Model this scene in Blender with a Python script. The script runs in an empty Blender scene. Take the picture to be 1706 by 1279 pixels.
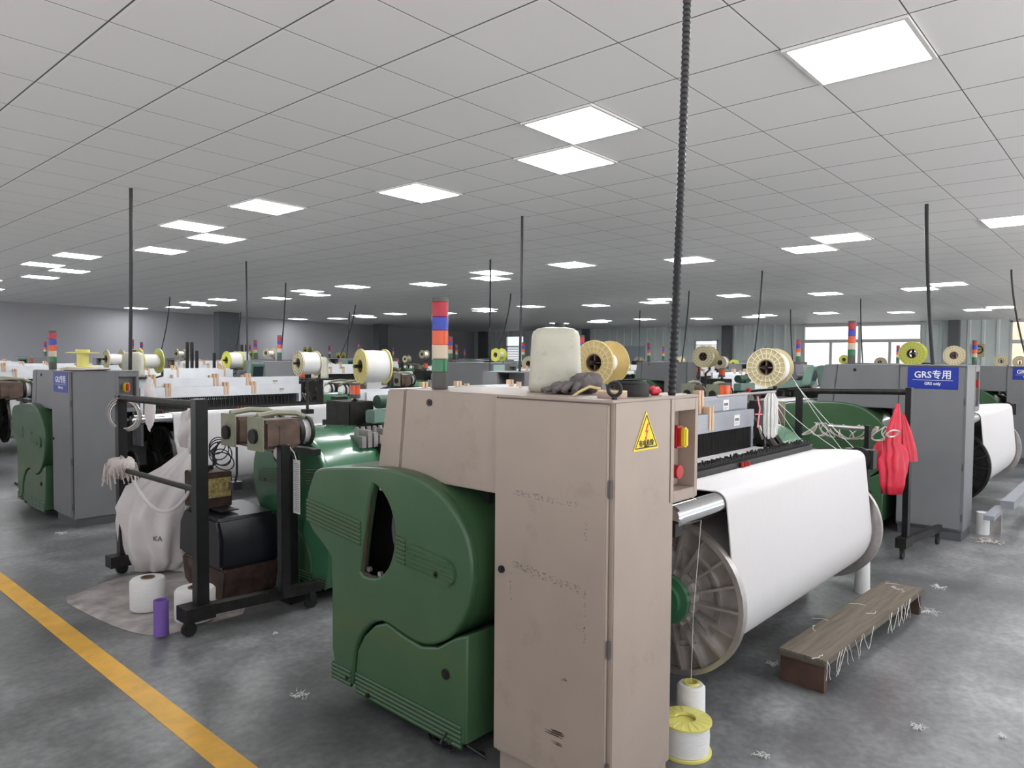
import bpy, bmesh, math, random
from mathutils import Vector, Matrix
random.seed(7)
PI = math.pi
COL = bpy.context.scene.collection
sc = bpy.context.scene

# ------------------------------------------------------------------ camera
F, YAW, PITCH, ROLL, CH = 1204.0, math.radians(42.0), math.radians(-2.2), math.radians(0.4), 1.6
fwd = Vector((math.cos(YAW)*math.cos(PITCH), math.sin(YAW)*math.cos(PITCH), math.sin(PITCH)))
rt = Vector((math.sin(YAW), -math.cos(YAW), 0)); up = rt.cross(fwd)
r2 = rt*math.cos(ROLL)+up*math.sin(ROLL); u2 = -rt*math.sin(ROLL)+up*math.cos(ROLL)
cd = bpy.data.cameras.new('camera'); cam = bpy.data.objects.new('camera', cd); COL.objects.link(cam)
M = Matrix((r2, u2, -fwd)).transposed().to_4x4(); M.translation = (0, 0, CH); cam.matrix_world = M
cd.sensor_fit = 'HORIZONTAL'; cd.sensor_width = 36; cd.lens = F/1706*36; cd.clip_start = .05; cd.clip_end = 200
sc.camera = cam

def ray(x, y): return fwd + r2*((x-853)/F) - u2*((y-639.5)/F)
def atz(x, y, z): v = ray(x, y); return Vector((0, 0, CH)) + v*((z-CH)/v.z)
def atd(x, y, d): return Vector((0, 0, CH)) + ray(x, y)*d       # measured point at distance d along the view axis
def CZ(X): return 3.262 - 0.0165*X                                # height of the slightly sloping ceiling

# ------------------------------------------------------------------ materials
def mat(name, col, rough=.5, metal=0., var=0., scale=8., bump=0., bscale=60., stain=None, sscale=3., samt=.5, trans=0, alpha=1, em=None, emc=None, coat=0, stretch=None):
    m = bpy.data.materials.new(name); m.use_nodes = True
    nt = m.node_tree; b = nt.nodes['Principled BSDF']
    b.inputs['Roughness'].default_value = rough; b.inputs['Metallic'].default_value = metal
    b.inputs['Base Color'].default_value = (*col, 1)
    if coat: b.inputs['Coat Weight'].default_value = coat
    if trans: b.inputs['Transmission Weight'].default_value = trans
    if alpha < 1: b.inputs['Alpha'].default_value = alpha
    if em: b.inputs['Emission Strength'].default_value = em; b.inputs['Emission Color'].default_value = (*(emc or col), 1)
    L = nt.links.new
    if var or bump or stain:
        tc = nt.nodes.new('ShaderNodeTexCoord'); src = tc.outputs['Object']
        if stretch:
            mp = nt.nodes.new('ShaderNodeMapping'); mp.inputs['Scale'].default_value = stretch; L(src, mp.inputs[0]); src = mp.outputs[0]
    if var:
        n = nt.nodes.new('ShaderNodeTexNoise'); n.inputs['Scale'].default_value = scale; n.inputs['Detail'].default_value = 6; L(src, n.inputs['Vector'])
        r = nt.nodes.new('ShaderNodeValToRGB'); e = r.color_ramp.elements
        e[0].position = .3; e[1].position = .72
        e[0].color = (*[max(0, c*(1-var)) for c in col], 1); e[1].color = (*[min(1, c*(1+var)) for c in col], 1)
        L(n.outputs['Fac'], r.inputs[0]); out = r.outputs[0]
        if stain:
            n2 = nt.nodes.new('ShaderNodeTexNoise'); n2.inputs['Scale'].default_value = sscale; n2.inputs['Detail'].default_value = 10; n2.inputs['Roughness'].default_value = .7; L(src, n2.inputs['Vector'])
            r3 = nt.nodes.new('ShaderNodeValToRGB'); e = r3.color_ramp.elements; e[0].position = .56; e[1].position = .74
            e[0].color = (0, 0, 0, 1); e[1].color = (samt, samt, samt, 1); L(n2.outputs['Fac'], r3.inputs[0])
            mx = nt.nodes.new('ShaderNodeMix'); mx.data_type = 'RGBA'; L(r3.outputs[0], mx.inputs['Factor']); L(out, mx.inputs[6]); mx.inputs[7].default_value = (*stain, 1)
            out = mx.outputs[2]
        L(out, b.inputs['Base Color'])
    if bump:
        n = nt.nodes.new('ShaderNodeTexNoise'); n.inputs['Scale'].default_value = bscale; n.inputs['Detail'].default_value = 4; L(src, n.inputs['Vector'])
        bp = nt.nodes.new('ShaderNodeBump'); bp.inputs['Strength'].default_value = bump; bp.inputs['Distance'].default_value = .01
        L(n.outputs['Fac'], bp.inputs['Height']); L(bp.outputs[0], b.inputs['Normal'])
    return m

MT = dict(
 beige=mat('beige_paint', (.40, .325, .275), .42, var=.06, scale=3, stain=(.22, .15, .11), sscale=5, samt=.35, bump=.03),
 grey=mat('grey_paint', (.20, .20, .212), .4, var=.06, scale=3, bump=.03),
 greydk=mat('dark_grey_paint', (.09, .09, .1), .45, var=.1),
 green=mat('green_paint', (.055, .125, .058), .3, var=.10, scale=4, stain=(.10, .12, .08), sscale=4, samt=.5, bump=.03, coat=.2),
 groove=mat('dark_green_groove', (.028, .062, .032), .6),  # darker green for the strips between the ribs
 greengl=mat('glossy_green_paint', (.05, .165, .085), .2, var=.08, scale=4, coat=.3),
 ltgreen=mat('pale_green_paint', (.32, .46, .24), .4, var=.08),
 dkgreen=mat('dark_green_casting', (.02, .06, .035), .45, var=.3),
 black=mat('black_steel', (.009, .009, .010), .4, var=.4, scale=20, stain=(.04, .035, .03), samt=.4),
 oily=mat('oily_iron', (.02, .018, .017), .5, metal=.3, var=.5, scale=14, stain=(.10, .09, .08), samt=.5),
 rubber=mat('black_rubber', (.012, .012, .012), .6),
 steel=mat('cast_aluminium', (.50, .47, .455), .34, metal=.7, var=.15, scale=10, stain=(.22, .2, .19), samt=.5),
 chrome=mat('polished_chrome', (.7, .7, .71), .12, metal=1),
 alu=mat('brushed_aluminium', (.34, .36, .40), .38, metal=.35, var=.05),
 aluw=mat('white_anodised_aluminium', (.76, .78, .81), .38, metal=.0, var=.05),
 brown=mat('brown_oily_housing', (.13, .085, .065), .55, var=.3, scale=15, stain=(.3, .27, .22), samt=.5),
 olive=mat('olive_plate', (.28, .29, .2), .5, var=.15),
 wood=mat('pale_wood', (.62, .42, .28), .6, var=.12, scale=12, stretch=(3, 3, .6)),
 board=mat('worn_bench_timber', (.145, .12, .09), .75, var=.3, scale=6, bump=.3, bscale=30, stretch=(.6, 8, 8), stain=(.09, .06, .045), samt=.6),
 boardred=mat('dark_red_timber', (.10, .055, .04), .75, var=.3, scale=8, bump=.2),
 warp=mat('white_warp_yarn', (.63, .615, .62), .75, var=.03, scale=60, bump=.15, bscale=220, stretch=(6, .3, .3)),
 yarn=mat('white_wound_yarn', (.84, .83, .82), .8, var=.04, scale=30, bump=.3, bscale=90, stretch=(.5, .5, 6)),
 thread=mat('white_thread', (.8, .8, .78), .8),
 lint=mat('lint', (.62, .56, .53), .95, bump=.8, bscale=60, var=.15),
 yellow=mat('yellow_plastic', (.78, .73, .22), .35, var=.05),
 lemon=mat('lemon_plastic', (.50, .54, .08), .35, var=.08),
 creamr=mat('pale_cream_rib', (.85, .82, .66), .4), tanr=mat('pale_tan_rib', (.90, .80, .50), .4),
 cream=mat('cream_plastic', (.50, .42, .24), .35, var=.12),
 tan=mat('pale_yellow_plastic', (.72, .54, .22), .35, var=.1, scale=12),
 jug=mat('cloudy_jug_plastic', (.56, .55, .46), .35, var=.10, scale=8, stain=(.22, .16, .13), sscale=12, samt=.5, bump=.05),
 red=mat('red_plastic', (.45, .015, .02), .35), ylw=mat('yellow_switch', (.8, .6, .03), .4),
 Lred=mat('red_lens', (.42, .012, .03), .2, coat=.3), Lblue=mat('blue_lens', (.02, .05, .42), .2, coat=.3), Lorange=mat('orange_lens', (.72, .1, .02), .2, coat=.3),
 Lcream=mat('cream_lens', (.62, .5, .38), .25, coat=.3), Lgreen=mat('green_lens', (.01, .16, .06), .2, coat=.3), Ldark=mat('dark_grey_cap', (.09, .085, .08), .5),
 blue=mat('blue_sign', (.012, .035, .33), .4), white=mat('white_ink', (.85, .87, .9), .5), ink=mat('black_ink', (.012, .012, .012), .5),
 sign=mat('yellow_sign', (.9, .68, .02), .4), rink=mat('red_ink', (.7, .05, .01), .4),
 paper=mat('white_paper', (.78, .77, .76), .7, var=.02),
 brownt=mat('brown_cardboard', (.16, .10, .07), .8), purple=mat('purple_tube', (.22, .12, .46), .5, var=.06),
 sheet=mat('dusty_plastic_film', (.42, .38, .37), .2, var=.35, scale=7, bump=.9, bscale=9, stain=(.62, .57, .55), samt=.6),
 sack=mat('white_woven_sack', (.74, .69, .69), .6, var=.07, scale=6, bump=.8, bscale=9),
 redbag=mat('red_plastic_bag', (.62, .02, .05), .35, var=.15, bump=.4, bscale=20),
 glove=mat('grey_knit_glove', (.19, .17, .17), .9, var=.3, bump=.4, bscale=150), bluef=mat('blue_cuff', (.05, .17, .5), .8),
 tape=mat('yellow_tape', (.75, .6, .3), .5), tapes=mat('pink_tape_side', (.5, .36, .3), .6),
 cable=mat('black_cable', (.014, .014, .018), .45), hank=mat('white_hank', (.72, .72, .70), .9, bump=.6, bscale=80),
 rust=mat('rusty_iron', (.06, .033, .025), .7, var=.5, scale=12, stain=(.22, .15, .1), samt=.7),
 navy=mat('dark_navy_housing', (.006, .007, .013), .4, var=.3),
 teal=mat('dusty_teal_panel', (.15, .24, .20), .5, var=.1), pink=mat('pink_cord', (.8, .25, .3), .5),
 screen=mat('screen_glass', (.02, .04, .05), .15), poster=mat('pale_green_notice', (.45, .62, .58), .6),
 winframe=mat('window_frame_white', (.55, .55, .56), .4), bld=mat('beige_building', (.75, .55, .38), .8, var=.1), bldw=mat('white_building', (.8, .8, .8), .8, var=.05),
 door=mat('dark_opening', (.035, .022, .018), .6), column=mat('grey_column', (.12, .13, .14), .6, var=.05), bluewall=mat('pale_blue_board', (.34, .40, .47), .5),
 lamp=mat('lamp_panel', (1, 1, 1), .5, em=23.0, emc=(.97, .985, 1)),
 lampframe=mat('lamp_frame', (.7, .7, .7), .4),
)

def glass_mat():
    m = bpy.data.materials.new('window_glass'); m.use_nodes = True; nt = m.node_tree
    for n in list(nt.nodes): nt.nodes.remove(n)
    o = nt.nodes.new('ShaderNodeOutputMaterial'); t = nt.nodes.new('ShaderNodeBsdfTransparent'); g = nt.nodes.new('ShaderNodeBsdfGlossy')
    g.inputs['Roughness'].default_value = .05; mx = nt.nodes.new('ShaderNodeMixShader'); mx.inputs[0].default_value = .08
    nt.links.new(t.outputs[0], mx.inputs[1]); nt.links.new(g.outputs[0], mx.inputs[2]); nt.links.new(mx.outputs[0], o.inputs[0]); return m
MT['glass'] = glass_mat()

def floor_mat():
    m = bpy.data.materials.new('polished_concrete'); m.use_nodes = True; nt = m.node_tree; b = nt.nodes['Principled BSDF']; L = nt.links.new
    tc = nt.nodes.new('ShaderNodeTexCoord')
    n1 = nt.nodes.new('ShaderNodeTexNoise'); n1.inputs['Scale'].default_value = 1.3; n1.inputs['Detail'].default_value = 9; n1.inputs['Roughness'].default_value = .62; n1.inputs['Distortion'].default_value = .1
    L(tc.outputs['Object'], n1.inputs['Vector'])
    r = nt.nodes.new('ShaderNodeValToRGB'); e = r.color_ramp.elements
    e[0].position = .12; e[0].color = (.03, .03, .033, 1); e[1].position = .72; e[1].color = (.38, .382, .39, 1)
    x = e.new(.52); x.color = (.18, .182, .188, 1); x = e.new(.40); x.color = (.115, .116, .12, 1)
    L(n1.outputs['Fac'], r.inputs[0])
    n2 = nt.nodes.new('ShaderNodeTexNoise'); n2.inputs['Scale'].default_value = 26; n2.inputs['Detail'].default_value = 8; L(tc.outputs['Object'], n2.inputs['Vector'])
    r2_ = nt.nodes.new('ShaderNodeValToRGB'); e = r2_.color_ramp.elements; e[0].position = .35; e[0].color = (.78, .78, .78, 1); e[1].position = .7; e[1].color = (1.15, 1.15, 1.15, 1)
    L(n2.outputs['Fac'], r2_.inputs[0])
    mx = nt.nodes.new('ShaderNodeMix'); mx.data_type = 'RGBA'; mx.blend_type = 'MULTIPLY'; mx.inputs[0].default_value = 1; L(r.outputs[0], mx.inputs[6]); L(r2_.outputs[0], mx.inputs[7])
    L(mx.outputs[2], b.inputs['Base Color'])
    rr = nt.nodes.new('ShaderNodeMapRange'); rr.inputs['From Min'].default_value = .1; rr.inputs['From Max'].default_value = .8; rr.inputs['To Min'].default_value = .22; rr.inputs['To Max'].default_value = .45
    L(n1.outputs['Fac'], rr.inputs[0]); L(rr.outputs[0], b.inputs['Roughness'])
    bp = nt.nodes.new('ShaderNodeBump'); bp.inputs['Strength'].default_value = .08; L(n2.outputs['Fac'], bp.inputs['Height']); L(bp.outputs[0], b.inputs['Normal'])
    return m
def ceil_mat():
    m = bpy.data.materials.new('ceiling_tiles'); m.use_nodes = True; nt = m.node_tree; b = nt.nodes['Principled BSDF']; L = nt.links.new
    tc = nt.nodes.new('ShaderNodeTexCoord'); sp = nt.nodes.new('ShaderNodeSeparateXYZ'); L(tc.outputs['Object'], sp.inputs[0])
    def mth(op, a, b_=None):
        n = nt.nodes.new('ShaderNodeMath'); n.operation = op
        for i, v in enumerate((a, b_)):
            if v is None: continue
            if isinstance(v, (int, float)): n.inputs[i].default_value = v
            else: L(v, n.inputs[i])
        return n.outputs[0]
    def line(c, off, w):
        f = mth('FRACT', mth('DIVIDE', mth('SUBTRACT', c, off-60), .6))
        return mth('LESS_THAN', mth('ABSOLUTE', mth('SUBTRACT', mth('FRACT', mth('ADD', f, .5)), .5)), w/.6/2)
    lx = line(sp.outputs[0], 3.76, .009); ly = line(sp.outputs[1], 2.127, .006)
    ed = mth('MAXIMUM', line(sp.outputs[0], 3.775, .016), line(sp.outputs[1], 2.138, .012))
    m1 = nt.nodes.new('ShaderNodeMix'); m1.data_type = 'RGBA'; m1.inputs[6].default_value = (.84, .83, .84, 1); m1.inputs[7].default_value = (.88, .87, .87, 1); L(ed, m1.inputs[0])
    mx = nt.nodes.new('ShaderNodeMix'); mx.data_type = 'RGBA'; L(m1.outputs[2], mx.inputs[6]); mx.inputs[7].default_value = (.07, .07, .075, 1); L(mth('MAXIMUM', lx, ly), mx.inputs[0])
    L(mx.outputs[2], b.inputs['Base Color']); b.inputs['Roughness'].default_value = .5
    n = nt.nodes.new('ShaderNodeTexNoise'); n.inputs['Scale'].default_value = .9; L(tc.outputs['Object'], n.inputs['Vector'])
    bp = nt.nodes.new('ShaderNodeBump'); bp.inputs['Strength'].default_value = .25; bp.inputs['Distance'].default_value = .05; L(n.outputs['Fac'], bp.inputs['Height']); L(bp.outputs[0], b.inputs['Normal'])
    return m
MT['floor'] = floor_mat(); MT['ceil'] = ceil_mat()
MT['wall'] = mat('plaster_wall', (.38, .38, .405), .7, var=.03, scale=1)
MT['corr'] = mat('corrugated_wall', (.62, .68, .67), .5, var=.05, scale=2)
MT['line'] = mat('yellow_floor_paint', (.78, .43, .05), .45, var=.10, scale=9, stain=(.42, .28, .12), sscale=14, samt=.6)

# ------------------------------------------------------------------ mesh helpers
class MB:
    def __init__(s): s.v = []; s.f = []; s.sm = []
    def add(s, vs, fs, smooth=False):
        o = len(s.v); s.v += [tuple(v) for v in vs]; s.f += [tuple(i+o for i in f) for f in fs]; s.sm += [smooth]*len(fs); return s
    def box(s, x0, x1, y0, y1, z0, z1):
        return s.add([(x0,y0,z0),(x1,y0,z0),(x1,y1,z0),(x0,y1,z0),(x0,y0,z1),(x1,y0,z1),(x1,y1,z1),(x0,y1,z1)],
                     [(0,3,2,1),(4,5,6,7),(0,1,5,4),(1,2,6,5),(2,3,7,6),(3,0,4,7)])
    def cyl(s, p0, p1, r, seg=16, r1=None, caps=True):
        p0 = Vector(p0); p1 = Vector(p1); r1 = r if r1 is None else r1
        d = (p1-p0).normalized(); a = d.orthogonal().normalized(); b = d.cross(a)
        vs = []
        for p, rr in ((p0, r), (p1, r1)):
            for i in range(seg):
                t = 2*PI*i/seg; vs.append(p+a*(rr*math.cos(t))+b*(rr*math.sin(t)))
        s.add(vs, [(i, (i+1) % seg, seg+(i+1) % seg, seg+i) for i in range(seg)], True)
        if caps: s.add(vs, [tuple(range(seg-1, -1, -1)), tuple(range(seg, 2*seg))])
        return s
    def lathe(s, prof, o, ax=(0, 0, 1), seg=32, smooth=True):      # prof: (radius, along)
        o = Vector(o); d = Vector(ax).normalized(); a = d.orthogonal().normalized(); b = d.cross(a); vs = []; fs = []
        for r, h in prof:
            for i in range(seg):
                t = 2*PI*i/seg; vs.append(o+d*h+a*(r*math.cos(t))+b*(r*math.sin(t)))
        for k in range(len(prof)-1):
            for i in range(seg):
                j = (i+1) % seg; fs.append((k*seg+i, k*seg+j, (k+1)*seg+j, (k+1)*seg+i))
        return s.add(vs, fs, smooth)
    def tube(s, pts, r, seg=6, closed=False):
        pts = [Vector(p) for p in pts]; n = len(pts); vs = []; fs = []; a = None
        for k, p in enumerate(pts):
            d = (pts[min(k+1, n-1)]-pts[max(k-1, 0)]).normalized()
            a = d.orthogonal().normalized() if a is None else (a-d*a.dot(d)).normalized()
            b = d.cross(a)
            rr = r[k] if isinstance(r, (list, tuple)) else r
            for i in range(seg):
                t = 2*PI*i/seg; vs.append(p+a*(rr*math.cos(t))+b*(rr*math.sin(t)))
        for k in range(n-1):
            for i in range(seg):
                j = (i+1) % seg; fs.append((k*seg+i, k*seg+j, (k+1)*seg+j, (k+1)*seg+i))
        fs += [tuple(range(seg-1, -1, -1)), tuple(range((n-1)*seg, n*seg))]
        return s.add(vs, fs, True)
    def prism(s, out, u0, u1, smooth=False):                        # outline in (y,z), extruded along x
        n = len(out); vs = [(u0, y, z) for y, z in out]+[(u1, y, z) for y, z in out]
        ar = sum(out[i][0]*out[(i+1) % n][1]-out[(i+1) % n][0]*out[i][1] for i in range(n))
        sd = [(i, (i+1) % n, n+(i+1) % n, n+i) for i in range(n)]; c0 = tuple(range(n-1, -1, -1)); c1 = tuple(range(n, 2*n))
        if ar < 0: sd = [f[::-1] for f in sd]; c0 = c0[::-1]; c1 = c1[::-1]
        s.add(vs, sd, smooth); return s.add(vs, [c0, c1])
    def sheet(s, prof, u0, u1, th=.004, nu=1):                       # open (y,z) polyline given thickness, extruded along x
        n = len(prof); L = []
        for k in range(n):
            a = Vector(prof[max(k-1, 0)]); b = Vector(prof[min(k+1, n-1)]); t = (b-a).normalized(); nn = Vector((-t.y, t.x))
            p = Vector(prof[k]); L.append((p+nn*th/2, p-nn*th/2))
        out = [tuple(a) for a, b in L]+[tuple(b) for a, b in reversed(L)]
        return s.prism(out, u0, u1, True)
    def flip(s): s.f = [f[::-1] for f in s.f]; return s
    def xf(s, fn): s.v = [tuple(fn(Vector(v))) for v in s.v]; return s
    def mesh(s, name, m, bevel=0, seg=2, angle=35):
        me = bpy.data.meshes.new(name); me.from_pydata(s.v, [], s.f); me.polygons.foreach_set('use_smooth', s.sm)
        if bevel:
            bm = bmesh.new(); bm.from_mesh(me); bmesh.ops.remove_doubles(bm, verts=bm.verts, dist=1e-5)
            ed = [e for e in bm.edges if len(e.link_faces) == 2 and e.calc_face_angle(0) > .6]
            bmesh.ops.bevel(bm, geom=ed, offset=bevel, segments=seg, affect='EDGES', clamp_overlap=True)
            for f in bm.faces: f.smooth = True
            bm.to_mesh(me); bm.free()
        me.set_sharp_from_angle(angle=math.radians(angle)) if True else None
        me.materials.append(m if not isinstance(m, str) else MT[m]); return me
    def build(s, name, m, parent=None, bevel=0, **k):
        o = bpy.data.objects.new(name, s.mesh(name, m, bevel, **k)); COL.objects.link(o)
        if parent: o.parent = parent
        return o

def fillcurve(outer, holes, depth, bevel=.0):
    """2D outline with holes -> solid mesh data; returns verts,faces in (x=out0, y=out1, z=-depth/2..depth/2)"""
    cu = bpy.data.curves.new('tmp', 'CURVE'); cu.dimensions = '2D'; cu.fill_mode = 'BOTH'; cu.extrude = depth/2-bevel; cu.bevel_depth = bevel; cu.bevel_resolution = 2
    if bevel: cu.offset = -bevel
    for pl in [outer]+holes:
        sp = cu.splines.new('POLY'); sp.points.add(len(pl)-1)
        for p, q in zip(sp.points, pl): p.co = (q[0], q[1], 0, 1)
        sp.use_cyclic_u = True
    ob = bpy.data.objects.new('tmp', cu); COL.objects.link(ob)
    me = bpy.data.meshes.new_from_object(ob.evaluated_get(bpy.context.evaluated_depsgraph_get()))
    vs = [v.co.copy() for v in me.vertices]; fs = [tuple(p.vertices) for p in me.polygons]
    bpy.data.objects.remove(ob); bpy.data.meshes.remove(me); bpy.data.curves.remove(cu)
    return vs, fs
def chaikin(p, n=2, keep=()):
    for _ in range(n):
        q = []
        for i in range(len(p)):
            a = Vector(p[i]); b = Vector(p[(i+1) % len(p)]); q += [tuple(a*.75+b*.25), tuple(a*.25+b*.75)]
        p = q
    return p
def text_mb(body, size, th=.0008, bold=0):
    """text as flat mesh, centred, in XY plane"""
    cu = bpy.data.curves.new('tmp', 'FONT'); cu.body = body; cu.size = size; cu.align_x = 'CENTER'; cu.align_y = 'CENTER'; cu.extrude = th; cu.offset = bold; cu.resolution_u = 2
    ob = bpy.data.objects.new('tmp', cu); COL.objects.link(ob)
    me = bpy.data.meshes.new_from_object(ob.evaluated_get(bpy.context.evaluated_depsgraph_get()))
    m = MB().add([v.co.copy() for v in me.vertices], [tuple(p.vertices) for p in me.polygons])
    bpy.data.objects.remove(ob); bpy.data.meshes.remove(me); bpy.data.curves.remove(cu); return m

def tag(o, label=None, cat=None, group=None, kind=None):
    if label: o['label'] = label
    if cat: o['category'] = cat
    if group: o['group'] = group
    if kind: o['kind'] = kind
    return o
def empty(name, loc=(0, 0, 0), rz=0, label=None, cat=None, group=None):
    o = bpy.data.objects.new(name, None); COL.objects.link(o); o.location = loc; o.rotation_euler = (0, 0, rz); o.empty_display_size = .1
    return tag(o, label, cat, group)
def kids(o): return CH_MAP.get(o.name, [])
def copy_tree(o, parent=None):
    c = o.copy(); COL.objects.link(c); c.parent = parent
    for ch in list(o.children): copy_tree(ch, c)
    return c
def struct(o): o['kind'] = 'structure'; return o

# ------------------------------------------------------------------ setting
XW, YW = 26.3, 26.3
struct(MB().box(-3, XW+.1, -4, YW+.1, -.1, 0).build('floor', 'floor'))
def ceil_box(x0, x1, y0, y1):
    m = MB().box(x0, x1, y0, y1, 0, .08); return m.xf(lambda v: Vector((v.x, v.y, v.z+CZ(v.x))))
struct(ceil_box(-3, XW+.1, -4, YW+.1).build('ceiling', 'ceil'))
struct(MB().box(-3, XW+.1, YW, YW+.2, 0, CZ(-6)).build('wall_left', 'wall'))
struct(MB().box(-3.2, -3, -4, YW+.2, 0, .5).box(-3.2, -3, -4, YW+.2, 2.95, CZ(-6)).box(-3.2, -3, -4, -3.6, .5, 2.95).box(-3.2, -3, YW-2, YW+.2, .5, 2.95).build('wall_back', 'wall'))
fr = MB()
for k in range(15): fr.box(-3.12, -3.06, -3.65+k*2, -3.55+k*2, .5, 2.95)
fr.box(-3.12, -3.06, -3.6, 24.4, 2.2, 2.27).box(-3.12, -3.06, -3.6, 24.4, .5, .57).box(-3.12, -3.06, -3.6, 24.4, 2.88, 2.95)
bwin = struct(fr.build('window_5', 'winframe')); MB().box(-3.1, -3.09, -3.6, 24.4, .5, 2.95).build('pane', 'glass', bwin)
# corrugated wall with window openings
wins = [(5.83, 9.62, 1.05, 2.84), (.2, 3.45, .0, 2.78), (12.9, 13.9, 1.1, 2.3), (22.9, 24.1, 1.0, 2.6)]
def corr(mb, y0, y1, z0, z1):
    if z1-z0 < .02: return
    y = y0; pts = []
    per = .38; k = 0
    while y < y1-1e-6:
        for dy, dx in ((0, 0), (.26, 0), (.285, -.035), (.355, -.035)):
            if y+dy < y1: pts.append((y+dy, dx))
        y += per
    pts.append((y1, 0))
    vs = []; fs = []
    for yy, dx in pts: vs += [(XW+dx, yy, z0), (XW+dx, yy, z1)]
    n = len(pts)
    for i in range(n-1): fs.append((2*i, 2*i+1, 2*i+3, 2*i+2))
    mb.add(vs, fs)
    mb.box(XW+.02, XW+.12, y0, y1, z0, z1)
cw = MB(); zt = CZ(XW)+.02; ys = sorted(wins); y = -4
for (a, b, z0, z1) in ys:
    corr(cw, y, a, 0, zt); corr(cw, a, b, 0, z0); corr(cw, a, b, z1, zt); y = b
corr(cw, y, YW, 0, zt)
struct(cw.build('wall_right', 'corr'))
for k, (a, b, z0, z1) in enumerate(ys):
    fr = MB(); g = MB(); t = .05; x0, x1 = XW-.03, XW+.05
    fr.box(x0, x1, a, b, z0, z0+t).box(x0, x1, a, b, z1-t, z1).box(x0, x1, a, a+t, z0, z1).box(x0, x1, b-t, b, z0, z1)
    if b-a > 2:
        zm = z1-.62; fr.box(x0-.01, x1, a, b, zm-.07, zm+.04); md = (a+b)/2
        fr.box(x0, x1, md-.05, md+.05, z0, z1)
        for q in (.25, .75): fr.box(x0, x1, a+(b-a)*q-.04, a+(b-a)*q+.04, z0, zm)
    else:
        fr.box(x0, x1, a, b, z1-.55, z1-.5)
        for s in range(12): fr.box(x0, x1-.03, a, b, z0+.1+s*.08, z0+.13+s*.08)
    w = struct(fr.build('window_%d' % (k+1), 'winframe')); w.data.name = 'window'
    gg = MB().box(XW, XW+.008, a+.02, b-.02, z0+.02, z1-.02).build('pane', 'glass', w)
# pilasters and columns
for k, (yy, w) in enumerate(((12.3, .35), (4.75, .3), (25.3, .5), (19.0, .3))):
    struct(MB().box(XW-.25, XW-.04, yy, yy+w, 0, CZ(XW)).build('trim_%d' % (k+1), 'column', bevel=.01))
for k, (px, w) in enumerate(((382, .75), (639, .5))):
    p = atz(px, 519 if k == 0 else 539, CZ(11 if k == 0 else 18)-.0)
    struct(MB().box(p.x-w/2, p.x+w/2, p.y, p.y+.4, 0, CZ(p.x)).build('trim_%d' % (k+5), 'column', bevel=.01))
struct(MB().box(XW-.05, XW-.02, 5.2, 9.9, zt-.14, zt-.06).build('trim_7', 'winframe'))
struct(MB().box(1.275, 1.385, -3.9, YW, .0, .002).build('trim_8', 'line'))
# outside buildings seen through the windows
o = MB().box(33, 38, -2, 6.6, 0, 7); 
tag(o.build('building', 'bld'), 'beige building outside beyond the long window', 'building')
tag(MB().box(40, 44, 7.2, 20, 0, 3.2).build('building', 'bldw'), 'low white building outside behind the left half of the long window', 'building')
struct(MB().box(XW+.12, 70, -20, 40, -.3, -.1).build('ground', mat('outside_ground', (.4, .4, .38), .9)))

# things on the far wall
ck = empty('wall_clock', (XW-.06, 18.15, 2.05), label='small round white wall clock high on the corrugated wall', cat='clock')
MB().lathe([(0, 0), (.2, 0), (.2, -.04), (.17, -.045), (.17, -.03)], (0, 0, 0), (1, 0, 0), 24).build('rim', 'black', ck)
MB().cyl((-.02, 0, 0), (-.031, 0, 0), .17, 24).build('dial', 'paper', ck)
MB().box(-.04, -.034, -.01, .01, 0, .13).box(-.04, -.034, 0, .09, -.01, .01).build('hand', 'black', ck)
for a, b, l in ((16.2, 17.9, 'pale blue display board on the corrugated wall right of the clock'), (18.5, 20.3, 'pale blue display board on the corrugated wall left of the clock')):
    d = empty('display_board', (XW-.05, a, 1.2), label=l, cat='board', group='display boards by the clock')
    MB().box(-.03, 0, 0, b-a, 0, .85).build('panel', 'bluewall', d); MB().box(-.04, -.0, 0, b-a, .85, .88).box(-.04, 0, -.03, 0, 0, .88).build('board_frame', 'winframe', d)
sg = empty('no_smoking_sign', (XW-.06, 4.25, 1.88), label='small square yellow notice with a round symbol on the corrugated wall', cat='sign')
MB().box(-.01, 0, -.16, .16, -.2, .2).build('plate', 'cream', sg); MB().lathe([(.13, -.02), (.09, -.02), (.09, -.012), (.13, -.012)], (0, 0, .02), (1, 0, 0), 20).box(-.02, -.012, -.08, .08, .01, .03).build('symbol', 'ink', sg)

# ------------------------------------------------------------------ ceiling lights
cells = []
for i0, nj in ((0, 4), (9, 4), (19, 4), (29, 3)):
    for n in range(-1, nj):
        for di, dj in ((0, 1), (1, 2), (1, 5), (0, 8)):
            cells.append((i0, i0+di, n*10+dj))
lp = empty('ceiling_light'); MB().box(-.275, .275, -.275, .275, -.012, -.006).build('diffuser', 'lamp', lp)
MB().box(-.298, .298, -.298, -.276, -.014, 0).box(-.298, .298, .276, .298, -.014, 0).box(-.298, -.276, -.276, .276, -.014, 0).box(.276, .298, -.276, .276, -.014, 0).build('light_frame', 'lampframe', lp)
rown = {0: 'ceiling line nearest the camera', 9: 'second ceiling line', 19: 'third ceiling line', 29: 'ceiling line nearest the windows'}
ordn = ['nearest', 'second', 'third', 'fourth', 'fifth', 'sixth', 'seventh', 'eighth', 'ninth', 'tenth', 'eleventh', 'twelfth', 'thirteenth', 'fourteenth', 'fifteenth', 'sixteenth', 'seventeenth', 'eighteenth']
cnt = {}; first = True
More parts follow.
